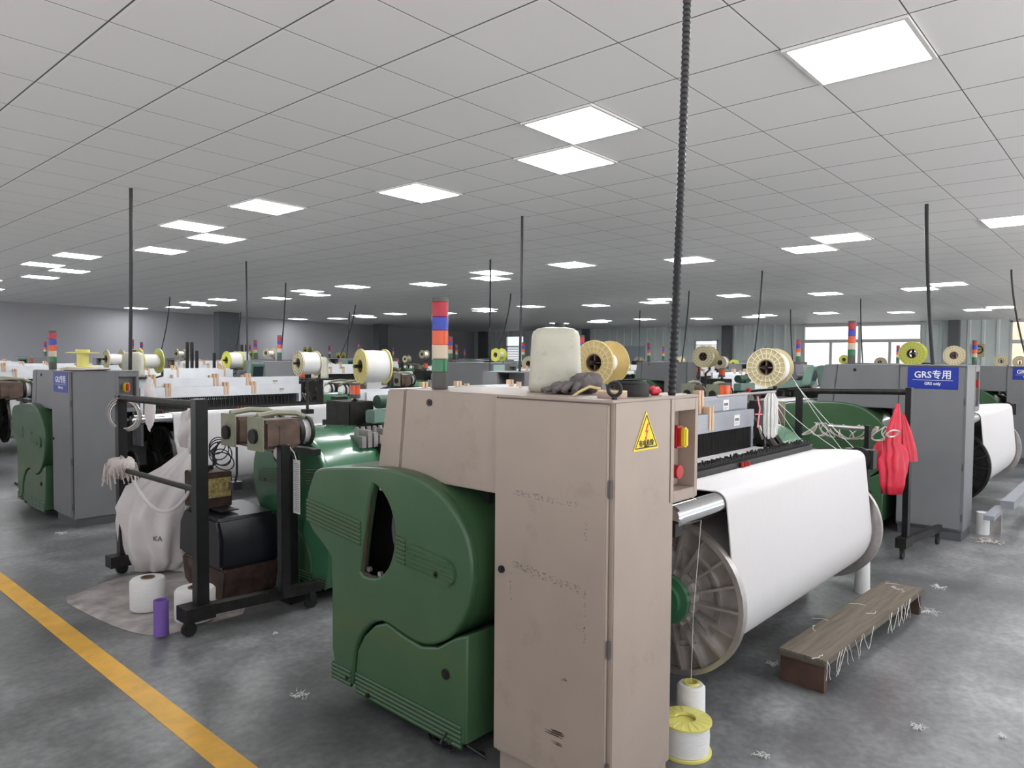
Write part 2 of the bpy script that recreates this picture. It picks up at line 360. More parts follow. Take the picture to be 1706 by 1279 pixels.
for (row, ci, cj) in sorted(cells, key=lambda c: (c[0], c[2])):
    X = 3.76+(ci+.5)*.6; Y = 2.127+(cj+.5)*.6
    if X > XW-.4 or Y > YW-.4 or Y < -3.6: continue
    if row == 29 and cj > 25: continue
    o = lp if first else copy_tree(lp); first = False
    o.location = (X, Y, CZ(X)-.001); o.rotation_euler = (0, math.atan(.0165), 0)
    vis = Y > .117*X
    if vis: cnt[row] = cnt.get(row, 0)+1; lab = 'square light panel, %s from the right in the %s' % (ordn[cnt[row]-1], rown[row])
    else: lab = 'square light panel beyond the right edge, in the %s' % rown[row]
    tag(o, lab, 'ceiling light', 'square ceiling lights')

# ------------------------------------------------------------------ loom
LN = 3.5
def mir(mb): mb.xf(lambda v: Vector((LN-v.x, v.y, v.z))); return mb.flip()
UP = [(1.69,1.02),(1.66,1.05),(1.61,1.065),(1.49,1.08),(1.31,1.10),(1.13,1.115),(.97,1.11),(.83,1.08),(.70,1.0),(.63,.92),(.60,.83),(.60,.72),(.63,.60),(.70,.50),(.80,.435),(.90,.41),(1.02,.425),(1.13,.45),(1.22,.42),(1.30,.35),(1.35,.26),(1.365,.12),(1.37,.085),(1.53,.085),(1.53,.64),(1.55,.67),(1.74,.775),(1.745,.90)]
LOWP = [(.625,.52),(.635,.085),(.70,.06),(1.36,.06),(1.355,.12),(1.34,.26),(1.29,.34),(1.21,.41),(1.13,.44),(1.02,.415),(.90,.40),(.80,.425),(.70,.49)]
HOLE = [(1.225,1.035),(1.19,1.035),(1.13,.995),(1.085,.93),(1.065,.86),(1.07,.78),(1.10,.70),(1.15,.645),(1.21,.62),(1.31,.615),(1.30,.68),(1.27,.85)]
def cover(hole, u0=-.07, u1=.38, UP=UP):
    m = MB(); vs, fs = fillcurve(chaikin(UP, 1), [chaikin(HOLE, 1)] if hole else [], .05, .012)
    m.add([Vector((u0+.025+v.z, v.x, v.y)) for v in vs], fs, True)
    n = chaikin(UP, 1); k = len(n)   # rim going back
    inner = MB()
    ring = [p for p in n]
    vs = [(u0+.04, y, z) for y, z in ring]+[(u1, y, z) for y, z in ring]
    ar = sum(ring[i][0]*ring[(i+1) % k][1]-ring[(i+1) % k][0]*ring[i][1] for i in range(k))
    ff = [(i, (i+1) % k, k+(i+1) % k, k+i) for i in range(k)]
    if ar < 0: ff = [f[::-1] for f in ff]
    m.add(vs, ff, True)
    return m
def lowpanel(u0=-.062, u1=.36):
    vs, fs = fillcurve(LOWP, [], u1-u0, .010); return MB().add([Vector(((u0+u1)/2+v.z, v.x, v.y)) for v in vs], fs, True)
UP2 = [(1.30,1.065),(1.20,1.10),(1.10,1.115),(.97,1.11),(.83,1.08),(.70,1.0),(.63,.92),(.60,.83),(.60,.72),(.63,.60),(.70,.50),(.80,.435),(.90,.41),(1.02,.425),(1.13,.45),(1.22,.42),(1.30,.35),(1.35,.26),(1.365,.12),(1.37,.085),(1.56,.085),(1.56,.64),(1.555,.72),(1.54,.80),(1.50,.89),(1.44,.97),(1.37,1.03)]
def slats(u0=-.07):
    """four separate bands of raised ribs"""
    out = []
    for (v0, z0, v1, z1, n, st, uu) in ((1.735, .895, 1.30, .85, 6, .0185, u0), (1.05, .83, .99, .823, 6, .0185, u0), (1.525, .150, 1.375, .150, 4, .019, u0), (1.35, .150, .66, .140, 5, .019, -.062)):
        m = MB(); d = (n-1)*st
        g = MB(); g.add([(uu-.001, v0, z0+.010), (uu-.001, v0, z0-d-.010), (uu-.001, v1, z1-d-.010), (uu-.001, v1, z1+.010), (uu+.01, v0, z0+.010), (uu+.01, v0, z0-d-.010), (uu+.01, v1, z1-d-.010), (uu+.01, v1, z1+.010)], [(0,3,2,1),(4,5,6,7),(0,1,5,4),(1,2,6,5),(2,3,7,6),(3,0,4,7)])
        for k in range(n): m.tube([(uu, v0, z0-st*k), (uu, v1, z1-st*k)], .0068, 6)
        out.append((m, g))
    return out
def badge(u0=-.07):
    pts = [(.93+.055*math.cos(t), .765+.055*math.sin(t)) for t in [-PI/2+PI*k/8 for k in range(9)]]+[(.74+.055*math.cos(t), .745+.055*math.sin(t)) for t in [PI/2+PI*k/8 for k in range(9)]]
    m = MB().prism(pts, u0-.010, u0+.004)
    for k in range(5): m.tube([(u0-.010, .975, .80-.018*k), (u0-.010, .695, .78-.018*k)], .005, 5)
    return m

def tower(parent, loc):
    t = MB().cyl((0, 0, 0), (0, 0, .072), .035, 20).build('signal_tower', 'Ldark', parent); t.location = loc
    z = .072
    for n, h in (('Lgreen', .058), ('Lcream', .06), ('Lorange', .062), ('Lblue', .058), ('Lred', .065)):
        MB().lathe([(.033, z), (.0355, z+.003), (.0355, z+h-.003), (.033, z+h)], (0, 0, 0), seg=20).build('lens', n, t)['label'] = {'Lg': 'green lens', 'Lc': 'cream lens', 'Lo': 'orange lens', 'Lb': 'blue lens', 'Lr': 'red lens'}[n[:2]]
        z += h
    MB().cyl((0, 0, z), (0, 0, z+.018), .036, 20).build('cap', 'Ldark', t)
    return t

def flange(u, R=.345, out=-1, ribs=18):
    """cast flange disc at u, ribs on the outer side (out = -1 towards -x)"""
    m = MB(); c = (u, 0, 0)
    m.lathe([(.0, 0), (R-.01, 0), (R, .004*out*-1), (R, .034*out), (R-.022, .036*out), (R-.026, .006*out), (.20, .004*out)], c, (1, 0, 0), 56)
    m.lathe([(.235, .004*out), (.235, .016*out), (.222, .016*out), (.222, .004*out)], c, (1, 0, 0), 56)
    m.lathe([(.13, .004*out), (.13, .04*out), (.10, .05*out), (.05, .05*out), (.0, .05*out)], c, (1, 0, 0), 40)
    for k in range(ribs):
        t = 2*PI*k/ribs; d = Vector((0, math.cos(t), math.sin(t))); n = Vector((0, -math.sin(t), math.cos(t)))
        a = Vector(c)+d*.115; b = Vector(c)+d*(R-.015); x = Vector((out, 0, 0))
        w = n*.0055
        a = a+x*.003; b = b+x*.003; vs = [a-w, a+w, b+w, b-w, a-w+x*.052, a+w+x*.052, b+w+x*.028, b-w+x*.028]
        m.add(vs, [(0,3,2,1),(4,5,6,7),(0,1,5,4),(1,2,6,5),(2,3,7,6),(3,0,4,7)])
    return m
def heddle_comb(u0, u1, v, z0, z1, n, w=.004, jag=.02):
    m = MB()
    for i in range(n):
        u = u0+(u1-u0)*i/(n-1); h = random.uniform(0, jag)
        m.box(u-w/2, u+w/2, v-.004, v+.004, z0+h*.5, z1-h)
    return m

def recess_box(u0, u1, v0, v1, w0, w1, iu0, iu1, iw0, iw1):
    m = MB()
    m.box(u0, iu0, v0, v1, w0, w1).box(iu1, u1, v0, v1, w0, w1).box(iu0, iu1, v0, v1, w0, iw0).box(iu0, iu1, v0, v1, iw1, w1).box(iu0, iu1, v0+.07, v1, iw0, iw1)
    return m

def make_loom(style):
    """u along the loom (cabinet end = 0), v from warp-beam side to cloth side"""
    near = style == 'beige'; paint = 'beige' if near else 'grey'
    R = empty('weaving_loom')
    # --- control cabinet
    cb = MB().box(0, .39, 0, .53, .08, 1.45).build('control_cabinet', paint, R, bevel=.004)
    MB().box(-.022, -.002, .018, .526, .10, 1.442).build('cabinet_door', paint, cb, bevel=.004)
    MB().box(.012, .385, .012, .52, 0, .085).build('plinth', 'beige' if near else 'greydk', cb)
    MB().box(-.024, .57, -.004, .535, 1.448, 1.457).build('top_plate', paint, cb, bevel=.002)
    MB().prism([(.0, 0), (0, 0)], 0, 0) if False else None
    recess_box(.36, .57, -.003, .22, 1.06, 1.448, .385, .545, 1.10, 1.40).build('switch_box', paint, cb, bevel=.003)
    s = MB().box(.44, .495, .012, .068, 1.255, 1.34).build('main_switch', 'red' if near else 'ylw', cb, bevel=.008)
    MB().box(.455, .48, -.012, .012, 1.26, 1.335).build('switch_knob', 'ylw' if near else 'red', s, bevel=.006)
    MB().cyl((.46, .068, 1.165), (.46, .012, 1.165), .026, 20).build('stop_button', 'red', cb)
    for z in (1.16, .62, .2):
        MB().cyl((-.012, .008, z-.03), (-.012, .008, z+.03), .006, 8).build('hinge', 'greydk', cb)
    MB().cyl((-.022, .485, .80), (-.030, .485, .80), .014, 16).cyl((-.03, .485, .80), (-.033, .485, .80), .007, 10).build('lock', 'black', cb)
    if near:
        MB().lathe([(.022+.007*math.cos(t), .007*math.sin(t)) for t in [2*PI*k/8 for k in range(9)]], (.03, .025, 1.492), (.95, .3, 0), 20).cyl((.03, .025, 1.455), (.03, .025, 1.468), .010, 10).build('eye_bolt', 'oily', cb)
        tri = lambda s, v: MB().add([(.19, v, 1.405+.012*s), (.115-.012*s, v, 1.28-.008*s), (.268+.012*s, v, 1.28-.008*s), (.19, v+.001, 1.405+.012*s), (.115-.012*s, v+.001, 1.28-.008*s), (.268+.012*s, v+.001, 1.28-.008*s)], [(0, 1, 2), (5, 4, 3), (0, 3, 4, 1), (1, 4, 5, 2), (2, 5, 3, 0)])
        ws = tri(.6, -.0025).build('warning_sticker', 'sign', cb); ws['label'] = 'yellow triangular electric shock warning'
        b = MB(); P = [(.1915, 1.397), (.121, 1.284), (.2625, 1.284)]
        for i in range(3): a = P[i]; c = P[(i+1) % 3]; b.tube([(a[0], -.003, a[1]), (c[0], -.003, c[1])], .0022, 6)
        b.xf(lambda v: Vector((v.x, -.003+(v.y+.003)*.3, v.z))); b.build('border', 'ink', ws)
        bolt = [(.197, 1.368), (.183, 1.338), (.191, 1.338), (.186, 1.318), (.182, 1.322), (.187, 1.306), (.194, 1.318), (.190, 1.320), (.203, 1.345), (.194, 1.345), (.206, 1.368)]
        vs, fs = fillcurve(bolt, [], .001); MB().add([Vector((v.x, -.0032+v.z, v.y)) for v in vs], fs).build('lightning', 'rink', ws)
        t = text_mb('有电危险', .024, .0004, .0006).xf(lambda v: Vector((.1915+v.x, -.0032-v.z, 1.2985+v.y))); t.build('lettering', 'ink', ws)
        t = text_mb('DANGER', .0075, .0004).xf(lambda v: Vector((.1915+v.x, -.0032-v.z, 1.2875+v.y))); t.build('lettering', 'ink', ws)
        # old glue outlines on the door
        g = MB()
        for (y0, z0, y1, z1, n, jz) in ((.43, 1.10, .13, 1.09, 90, .010), (.43, .83, .12, .80, 150, .014), (.10, 1.09, .10, .97, 14, .004), (.10, .80, .10, .60, 30, .003), (.44, .83, .44, .68, 10, .003)):
            for i in range(n):
                q = random.random(); y = y0+(y1-y0)*q+random.uniform(-.004, .004); z = z0+(z1-z0)*q+random.uniform(-jz, jz); a = random.uniform(.0006, .002)
                g.box(-.0228, -.0222, y-a, y+a, z-a*.7, z+a*.7)
        g.build('glue_residue', 'greydk', cb)
        g = MB()
        for (y0, z0, y1, z1) in ((.27, .26, .19, .235), (.25, .27, .18, .25), (.24, .23, .19, .24), (.20, .47, .17, .40)):
            for i in range(10):
                o_ = random.uniform(-.006, .006); g.box(-.0228, -.0222, min(y0, y1)+random.uniform(0, .02), max(y0, y1)-random.uniform(0, .03), z0+o_-.0006, z0+o_+.0006)
        g.build('scuff', 'brown', cb)
    # --- hood
    hd = MB().prism([(.53, 1.075), (.53, 1.455), (1.075, 1.455), (1.115, 1.075)], .0, .50).build('hood', paint, R, bevel=.006)
    MB().prism([(1.12, 1.075), (1.08, 1.455), (1.20, 1.45), (1.275, 1.08)], .0, .50).build('hood_end', paint, hd, bevel=.006)
    MB().cyl((-.001, .92, 1.405), (-.006, .92, 1.405), .015, 16).cyl((-.006, .92, 1.405), (-.009, .92, 1.405), .006, 8).build('lock', 'black', hd)
    tower(R, (.12, .99, 1.457))
    # --- side covers
    for far in (0, 1):
        f = mir if far else (lambda m: m)
        c = f(cover(near and not far, u1=.38+.2*far, UP=UP2 if far else UP)).build('side_cover', 'greengl' if far else 'green', R, angle=40)
        for sl, gr in slats(): f(sl).build('ribbing', 'green', c); f(gr).build('groove', 'groove', c)
        f(badge()).build('badge', 'green', c, bevel=.003)
        f(lowpanel()).build('lower_panel', 'green', c, angle=40)
        b = MB()
        for y, z in ((.75, .33),): b.cyl((-.066, y, z), (-.062, y, z), .022, 16).cyl((-.072, y, z), (-.066, y, z), .011, 12)
        for y, z in ((1.40, .12), (1.25, .085)): b.cyl((-.078, y, z), (-.066, y, z), .011, 12)
        for t in (0, PI/2): b.box(-.083, -.0815, .79-.012, .79+.012, .728-.006, .728+.006) if t else b.box(-.083, -.0815, .79-.006, .79+.006, .728-.013, .728+.013)
        f(b).build('fastener', 'oily', c)
        if near and not far:
            MB().box(.13, .15, .7, 1.5, .45, 1.07).build('shade_backing', 'rubber', c)  # black sheet added behind the hole to stand in for its dark inside
            MB().lathe([(.15, 0), (.19, 0), (.19, .03), (.15, .03), (.15, 0)], (.0, .98, .84), (1, 0, 0), 40).build('belt_ring', 'greydk', c)
            w = MB().lathe([(.10, 0), (.155, 0), (.155, .03), (.14, .03), (.14, .012), (.10, .012)], (.07, 1.02, .82), (1, 0, 0), 40).lathe([(.0, .02), (.06, .02), (.06, .09)], (.03, 1.08, .82), (1, 0, 0), 24)
            w.build('drive_pulley', 'oily', R)
            e = MB().tube([(-.055, 1.235, 1.03), (-.055, 1.30, .63)], .008, 6).tube([(-.055, 1.31, .625), (-.055, 1.20, .615)], .008, 6).build('worn_edge', 'rust', c)
            for y, z in ((1.19, 1.02), (1.28, .64), (1.20, .635)): MB().cyl((-.03, y, z), (-.045, y, z), .012, 10).build('bolt', 'steel', c)
        # inner side frame casting
        f(MB().prism([(.45, .02), (.45, .95), (.75, 1.02), (1.5, 1.0), (1.62, .9), (1.5, .5), (1.45, .02)], .40, .58)).build('side_frame', 'oily', R)
        f(MB().box(.45, .62, .7, 1.3, 1.0, 1.12).box(.5, .6, .74, .82, 1.1, 1.3).box(.5, .6, 1.05, 1.13, 1.1, 1.2)).build('harness_bracket', 'oily', R)
        f(MB().prism([(.05, .90), (.05, .95), (.5, 1.0), (.5, .6), (.42, .6), (.3, .84)], .50, .56)).build('roller_bracket', 'oily', R)
        f(MB().cyl((.35, .55, .02), (.35, .55, .09), .05, 10).cyl((.35, 1.4, .0), (.35, 1.4, .09), .05, 10)).build('foot', 'black', R)
    # drive gear at cabinet end
    g = MB().lathe([(.0, 0), (.165, 0), (.165, .02), (0, .02)], (.62, .36, .46), (1, 0, 0), 48)
    for k in range(48):
        t = 2*PI*k/48; g.cyl((.63, .36+.16*math.cos(t), .46+.16*math.sin(t)), (.63, .36+.18*math.cos(t), .46+.18*math.sin(t)), .006, 4)
    g.build('beam_gear', 'oily', R)
    # --- warp beam
    wb = MB().lathe([(0, -.05), (.06, -.05), (.06, 2.05), (0, 2.05)], (.88, 0, 0), (1, 0, 0), 20).build('warp_beam', 'steel', R); wb.location = (0, .275, .525)
    fm = 'steel' if near else 'oily'
    a = flange(.90, out=-1); a.build('flange', fm, wb)
    flange(2.86, out=1).build('flange', 'steel', wb)
    MB().lathe([(0, 0), (.11, 0), (.11, -.03), (.08, -.035), (.08, -.06), (0, -.06)], (.85, 0, 0), (1, 0, 0), 24).build('hub', 'greengl' if near else 'oily', wb)
    MB().lathe([(.285, 0), (.285, 1.95)], (.905, 0, 0), (1, 0, 0), 64).build('wound_yarn', 'warp', wb)
    # roller
    MB().lathe([(0, 0), (.04, 0), (.048, .01), (.048, 2.42), (.04, 2.43), (0, 2.43)], (.52, .085, .968), (1, 0, 0), 32).build('back_roller', 'chrome', R)
    MB().box(2.9, 2.98, .0, .18, .9, 1.02).cyl((2.88, .085, .968), (2.9, .085, .968), .07, 20).build('roller_bearing', 'oily', R)
    pr = [(.92, .985), (.66, .985), (.42, .992), (.20, 1.016), (.085, 1.021)]
    for t in range(10, 100, 15): pr.append((.085-.053*math.sin(math.radians(t)), .968+.053*math.cos(math.radians(t))))
    a0 = math.radians(176); b0 = math.radians(232)
    for k in range(9):
        t = a0+(b0-a0)*k/8; pr.append((.275+.29*math.cos(t), .525+.29*math.sin(t)))
    MB().sheet(pr, .905+.0, 2.84, .005).build('warp_sheet', 'warp', R, angle=60)
    MB().box(.9, 2.95, .66, .7, .88, .93).box(.58, 2.95, .58, .70, .30, .42).build('cross_beam', 'oily', R)
    # stop motion
    sm = MB().box(.86, 2.84, .355, .362, .985, 1.035).box(.86, 2.84, .40, .407, .985, 1.04).box(.86, 2.84, .445, .452, .985, 1.045).build('stop_motion', 'black', R)
    for v in (.37, .42): heddle_comb(.9, 2.82, v, .95, 1.068, 170 if near else 90, .006, .018).build('drop_wires', 'rubber', sm)
    m = MB()
    for u in (.93, 1.75, 1.79, 1.83): m.cyl((u, .345, 1.0), (u, .345, 1.03), .009, 8)
    m.build('clip', 'red', sm)
    # heald frames
    for k, (v, zt_) in enumerate(((.75, 1.25), (.80, 1.35), (.85, 1.27), (.90, 1.33), (.95, 1.22))):
        hf = MB().box(.86, 2.79, v-.014, v+.014, zt_-.115, zt_).box(.86, 2.79, v-.0155, v+.0155, zt_-.06, zt_-.054).box(.86, 2.79, v-.0155, v+.0155, zt_-.028, zt_-.024).box(.86, 2.79, v-.0155, v+.0155, zt_-.092, zt_-.088).box(.86, .89, v-.01, v+.01, .62, zt_-.11).box(2.76, 2.79, v-.01, v+.01, .62, zt_-.11).build('heald_frame', 'alu' if near else 'aluw', R)
        heddle_comb(.9, 2.76, v, .66, zt_-.116, 110 if (near and k < 2) else 40, .005 if (near and k < 2) else .012, .006).build('heddles', 'rubber', hf)
        for u in (.98, 1.68, 2.08) if k % 2 else (1.12, 1.78, 2.12):
            for q in (0,) if k > 1 else (0, .036): MB().box(u+q, u+q+.024, v-.022, v-.0145, zt_-.10, zt_+.045).box(u+q, u+q+.024, v+.0145, v+.022, zt_-.10, zt_+.045).box(u+q, u+q+.024, v-.0145, v+.0145, zt_+.001, zt_+.045).build('wood_spacer', 'wood', hf)
        if k < 2:
            m = MB().box(2.42+.06*(k == 0), 2.50+.06*(k == 0), v-.0165, v-.0145, zt_-.095, zt_-.025).build('sticker', 'paper', hf); m['label'] = 'white sticker with dark print'
            g = MB(); uu = 2.42+.06*(k == 0)
            for i in range(6): g.box(uu+.012+i*.010, uu+.018+i*.010, v-.0172, v-.0165, zt_-.066+.002*(i % 2), zt_-.046)
            for i in range(3): g.box(uu+.012, uu+.066-.01*i, v-.0172, v-.0165, zt_-.076-.005*i, zt_-.0745-.005*i)
            g.build('print', 'ink', m)
    # reed, cloth, front
    MB().box(.80, 2.90, 1.05, 1.11, .80, .93).box(.85, 2.85, 1.07, 1.08, .93, 1.06).box(.80, 2.90, 1.06, 1.09, 1.05, 1.075).build('reed', 'oily', R)
    MB().box(.6, 2.92, 1.44, 1.56, .78, .96).build('breast_beam', 'dkgreen', R, bevel=.02)
    MB().sheet([(.97, .985), (1.2, .975), (1.5, .965), (1.565, .93), (1.565, .75), (1.52, .5)], .98, 2.78, .004).build('cloth', 'warp', R)
    MB().lathe([(0, 0), (.13, 0), (.13, 1.9), (0, 1.9)], (.92, 1.40, .42), (1, 0, 0), 32).build('cloth_roll', 'warp', R)
    MB().cyl((.55, 1.40, .42), (2.95, 1.40, .42), .03, 12).cyl((.6, 1.58, .70), (2.93, 1.58, .70), .035, 16).build('take_up_roller', 'steel', R)
    m = MB()
    for k in range(9): u = 1.0+k*.21; m.box(u, u+.10, 1.14, 1.2, 1.0, 1.05)
    m.build('temple_bar', 'oily', R)
    tb = MB().box(.45, 3.05, 1.24, 1.34, 1.13, 1.225).build('top_beam', 'teal' if not near else 'ltgreen', R, bevel=.008)
    MB().box(2.2, 2.62, 1.345, 1.348, 1.14, 1.21).build('name_plate', 'paper', tb); MB().cyl((2.85, 1.34, 1.13), (2.85, 1.38, 1.13), .035, 16).build('knob', 'red', tb)
    MB().box(.5, .6, 1.22, 1.36, .95, 1.13).box(2.9, 3.0, 1.22, 1.36, .95, 1.13).build('beam_post', 'oily', R)
    m = MB()
    for k in range(10): m.cyl((.9+k*.21, 1.2, 1.16), (.9+k*.21, 1.12, 1.10), .012, 6).box(.88+k*.21, .94+k*.21, 1.18, 1.24, 1.14, 1.19)
    m.build('beam_fitting', 'black', R)
    # terminal
    tm = MB().prism([(1.30, 1.12), (1.46, 1.16), (1.52, 1.42), (1.46, 1.44), (1.40, 1.42)], .66, .88).build('control_terminal', 'teal', R, bevel=.01)
    MB().add([(.69, 1.487, 1.22), (.85, 1.487, 1.22), (.85, 1.522, 1.38), (.69, 1.522, 1.38), (.69, 1.47, 1.22), (.85, 1.47, 1.22), (.85, 1.5, 1.38), (.69, 1.5, 1.38)], [(1, 0, 3, 2), (4, 5, 6, 7), (0, 1, 5, 4), (2, 3, 7, 6)]).build('screen', 'screen', tm)
    MB().cyl((.75, 1.36, 1.10), (.75, 1.36, 1.2), .015, 8).build('terminal_arm', 'black', tm)
    # alarm beacon red on far end, harness box, motors, pipes
    bc = MB().cyl((3.0, 1.05, 1.30), (3.0, 1.05, 1.33), .042, 16).build('beacon', 'Ldark', R)
    MB().cyl((3.0, 1.05, 1.33), (3.0, 1.05, 1.40), .040, 16).build('lens', 'Lorange', bc); MB().cyl((3.0, 1.05, 1.40), (3.0, 1.05, 1.415), .042, 16).build('cap', 'Ldark', bc)
    MB().box(2.90, 3.12, .85, 1.15, 1.08, 1.28).cyl((3.0, 1.05, 1.27), (3.0, 1.05, 1.30), .02, 8).build('harness_box', 'oily', R, bevel=.02)
    MB().cyl((3.12, .9, .55), (3.3, .9, .55), .12, 20).box(2.95, 3.1, .55, .8, .3, .7).build('motor', 'oily', R)
    for k in range(5):
        pts = [Vector((2.95+random.uniform(0, .2), .3+random.uniform(-.1, .8), random.uniform(.3, .9))) for _ in range(4)]
        q = [pts[0].lerp(pts[1], t/8)*(1-t/8)+pts[2].lerp(pts[3], t/8)*(t/8) for t in range(9)]
        MB().tube(q, .010, 6).build('hose', 'rubber', R)
    rnd = random.Random(4); m = MB()
    for k in range(16):
        u = .62+k*.15; m.box(u, u+rnd.uniform(.04, .09), 1.10, 1.20+rnd.uniform(0, .08), 1.0, 1.03+rnd.uniform(0, .07))
    for u in (.62, .78, 2.86, 2.98): m.cyl((u, .9, 1.12), (u, 1.3, 1.05), .03, 8).cyl((u, .6, .98), (u+.04, .8, 1.2), .02, 8)
    m.build('lever_linkage', 'oily', R)
    for k in range(5):
        v = .70+.07*k; MB().tube([(2.93, v, .45), (2.99, v+.02, .75), (2.90, v+.01, 1.02), (2.84, v+.02, 1.13)], .013, 6).cyl((2.99, v-.01, .75), (2.99, v+.05, .75), .03, 10).build('shedding_lever', 'steel', R)
    MB().cyl((2.6, 1.25, 1.28), (2.95, 1.25, 1.28), .05, 14).cyl((2.66, 1.25, 1.22), (2.66, 1.25, 1.34), .028, 10).box(2.7, 2.8, 1.2, 1.3, 1.22, 1.26).cyl((2.5, 1.25, 1.28), (2.6, 1.25, 1.28), .03, 10).build('drive_motor', 'dkgreen', R)
    MB().cyl((.62, 1.25, 1.28), (.95, 1.25, 1.28), .05, 14).box(.7, .8, 1.2, 1.3, 1.22, 1.26).build('drive_motor', 'greydk', R)
    m = MB()
    for k in range(7):
        u = 2.9+.05*k; m.box(u, u+.035, 1.3, 1.46, .98, 1.06+.02*(k % 3)).cyl((u+.02, 1.38, 1.06), (u+.02, 1.38, 1.12), .014, 8)
    m.build('valve_block', 'steel', R)
    m = MB()
    for k in range(6):
        a = Vector((.5+.08*k, 1.25, 1.0)); b = Vector((2.9+.04*k, 1.15+.05*k, 1.02)); m.tube([a.lerp(b, t/10)-Vector((0, 0, .04*math.sin(PI*t/10)*(1+k*.3))) for t in range(11)], .007, 5)
    m.build('cable_bundle', 'rubber', R)
    # weft feeders on a stand beyond the far end
    sf = MB().box(3.62, 3.68, .95, 1.55, .98, 1.02).box(3.62, 3.68, 1.22, 1.28, .0, 1.0).box(3.55, 3.75, 1.1, 1.4, 0, .03).build('feeder_stand', 'black', R)
    for v in (1.08, 1.42):
        fb = MB().box(3.72, 3.98, v-.085, v+.085, 1.04, 1.22).box(3.76, 3.9, v-.09, v+.09, 1.02, 1.2).build('weft_feeder', 'brown', R, bevel=.02)
        MB().box(3.985, 4.0, v-.09, v+.09, 1.03, 1.24).build('front_plate', 'olive', fb, bevel=.003)
        m = MB()
        for q in (-.03, 0, .03): m.lathe([(.008, 0), (.013, 0), (.013, .004), (.008, .004)], (4.0, v+q, 1.17), (1, 0, 0), 10)
        m.build('eyelet', 'steel', fb)
        MB().cyl((4.0, v, 1.12), (4.02, v, 1.12), .045, 16).build('inlet', 'oily', fb)
        MB().lathe([(0, 0), (.075, 0), (.075, -.08), (.06, -.1), (0, -.1)], (3.715, v, 1.13), (1, 0, 0), 24).build('yarn_drum', 'yarn', fb)
        MB().lathe([(.085, 0), (.10, 0), (.10, -.02), (.085, -.02), (.085, 0)], (3.66, v, 1.13), (1, 0, 0), 28).lathe([(.08, 0), (.095, 0), (.095, -.03), (.08, -.03), (.08, 0)], (3.735, v, 1.13), (1, 0, 0), 28).build('ring', 'rubber', fb)
        MB().tube([(3.98, v, 1.245), (3.85, v, 1.26), (3.72, v, 1.25), (3.6, v, 1.20)], .018, 6).build('bow', 'olive', fb)
    return R

near_loom = make_loom('beige'); grey_loom = make_loom('grey')
near_loom.location = (2.0, 1.34, 0)
GL = 'rapier weaving looms on the shop floor'
tag(near_loom, 'green and beige weaving loom with beige control cabinet, closest to the camera', 'loom', GL)

def grs_sign(loom):
    cab = [c for c in loom.children if c.name.startswith('control_cabinet')][0]
    s = MB().box(-.0245, -.0225, .06, .46, 1.255, 1.44).build('sign_plate', 'blue', cab); s['label'] = 'blue sign with white lettering'
    for body, size, z, b in (('GRS专用', .078, 1.372, .0012), ('GRS only', .034, 1.300, .0008)):
        text_mb(body, size, .0004, b).xf(lambda v: Vector((-.0248-v.z, .26-v.x, z+v.y))).build('lettering', 'white', s)
    MB().box(-.0252, -.0245, .10, .42, 1.328, 1.3305).build('underline', 'white', s)

P = {}   # all looms: key -> object
P['P00'] = near_loom
spec = []  # key, x, y, rot, zscale, label
spec.append(('P01', 2.2, 7.34, 0, .985, 'grey-cabineted green loom behind the black rolling frame, blue sign at its top left'))
spec.append(('Q00', 6.2, 5.50, PI, .985, 'loom facing the beige-cabineted one, its glossy green end drum behind the black rolling frame'))
spec.append(('P10', 7.3, 1.26, 0, 1.063, 'green loom with grey cabinet and big blue GRS sign, right of the white warp sheet'))
rows = {0: 'front row', 1: 'second row', 2: 'third row', 3: 'back row'}
px = {0: 2.2, 1: 7.6, 2: 13.45, 3: 19.6}; qx = {0: 6.2, 1: 12.1, 2: 18.1, 3: 24.2}
nth = ['first', 'second', 'third', 'fourth', 'fifth', 'sixth', 'seventh', 'eighth', 'ninth']
for i in range(4):
    for j in range(4):
        k = 'P%d%d' % (i, j)
        if k not in ('P00', 'P01', 'P10'):
            if j == 3 and i == 0: pass
            y = 1.26+6.0*j
            if y+1.8 < YW-.6: spec.append((k, px[i], y, 0, 1.03, 'right-facing loom, %s such from the right in the %s of machines'%(nth[j],rows[i])))
        k = 'Q%d%d' % (i, j)
        if k != 'Q00' and 5.45+6*j < YW-1.5:
            spec.append((k, qx[i], 5.45+6.0*j, PI, 1.03, 'left-facing loom, %s such from the right in the %s of machines'%(nth[j],rows[i])))
grs_keys = {'P01', 'P10', 'P20'}
sgn_proto = None; first = True
plain = grey_loom
signed = copy_tree(grey_loom); grs_sign(signed)
used_s = used_p = False
for k, x, y, rz, zs, lab in spec:
    if k in grs_keys: o = signed if not used_s else copy_tree(signed); used_s = True
    else: o = plain if not used_p else copy_tree(plain); used_p = True
    o.location = (x, y, 0); o.rotation_euler = (0, 0, rz); o.scale = (1, 1, zs); tag(o, lab, 'loom', GL); P[k] = o
# notices on the cabinet flank of one loom in the second row
cab = [c for c in P['P11'].children if c.name.startswith('control_cabinet')][0]
for z0, z1, m_ in ((1.30, 1.43, 'poster'), (1.12, 1.28, 'paper')):
    MB().box(.05, .29, -.006, -.004, z0, z1).build('notice', m_, cab)

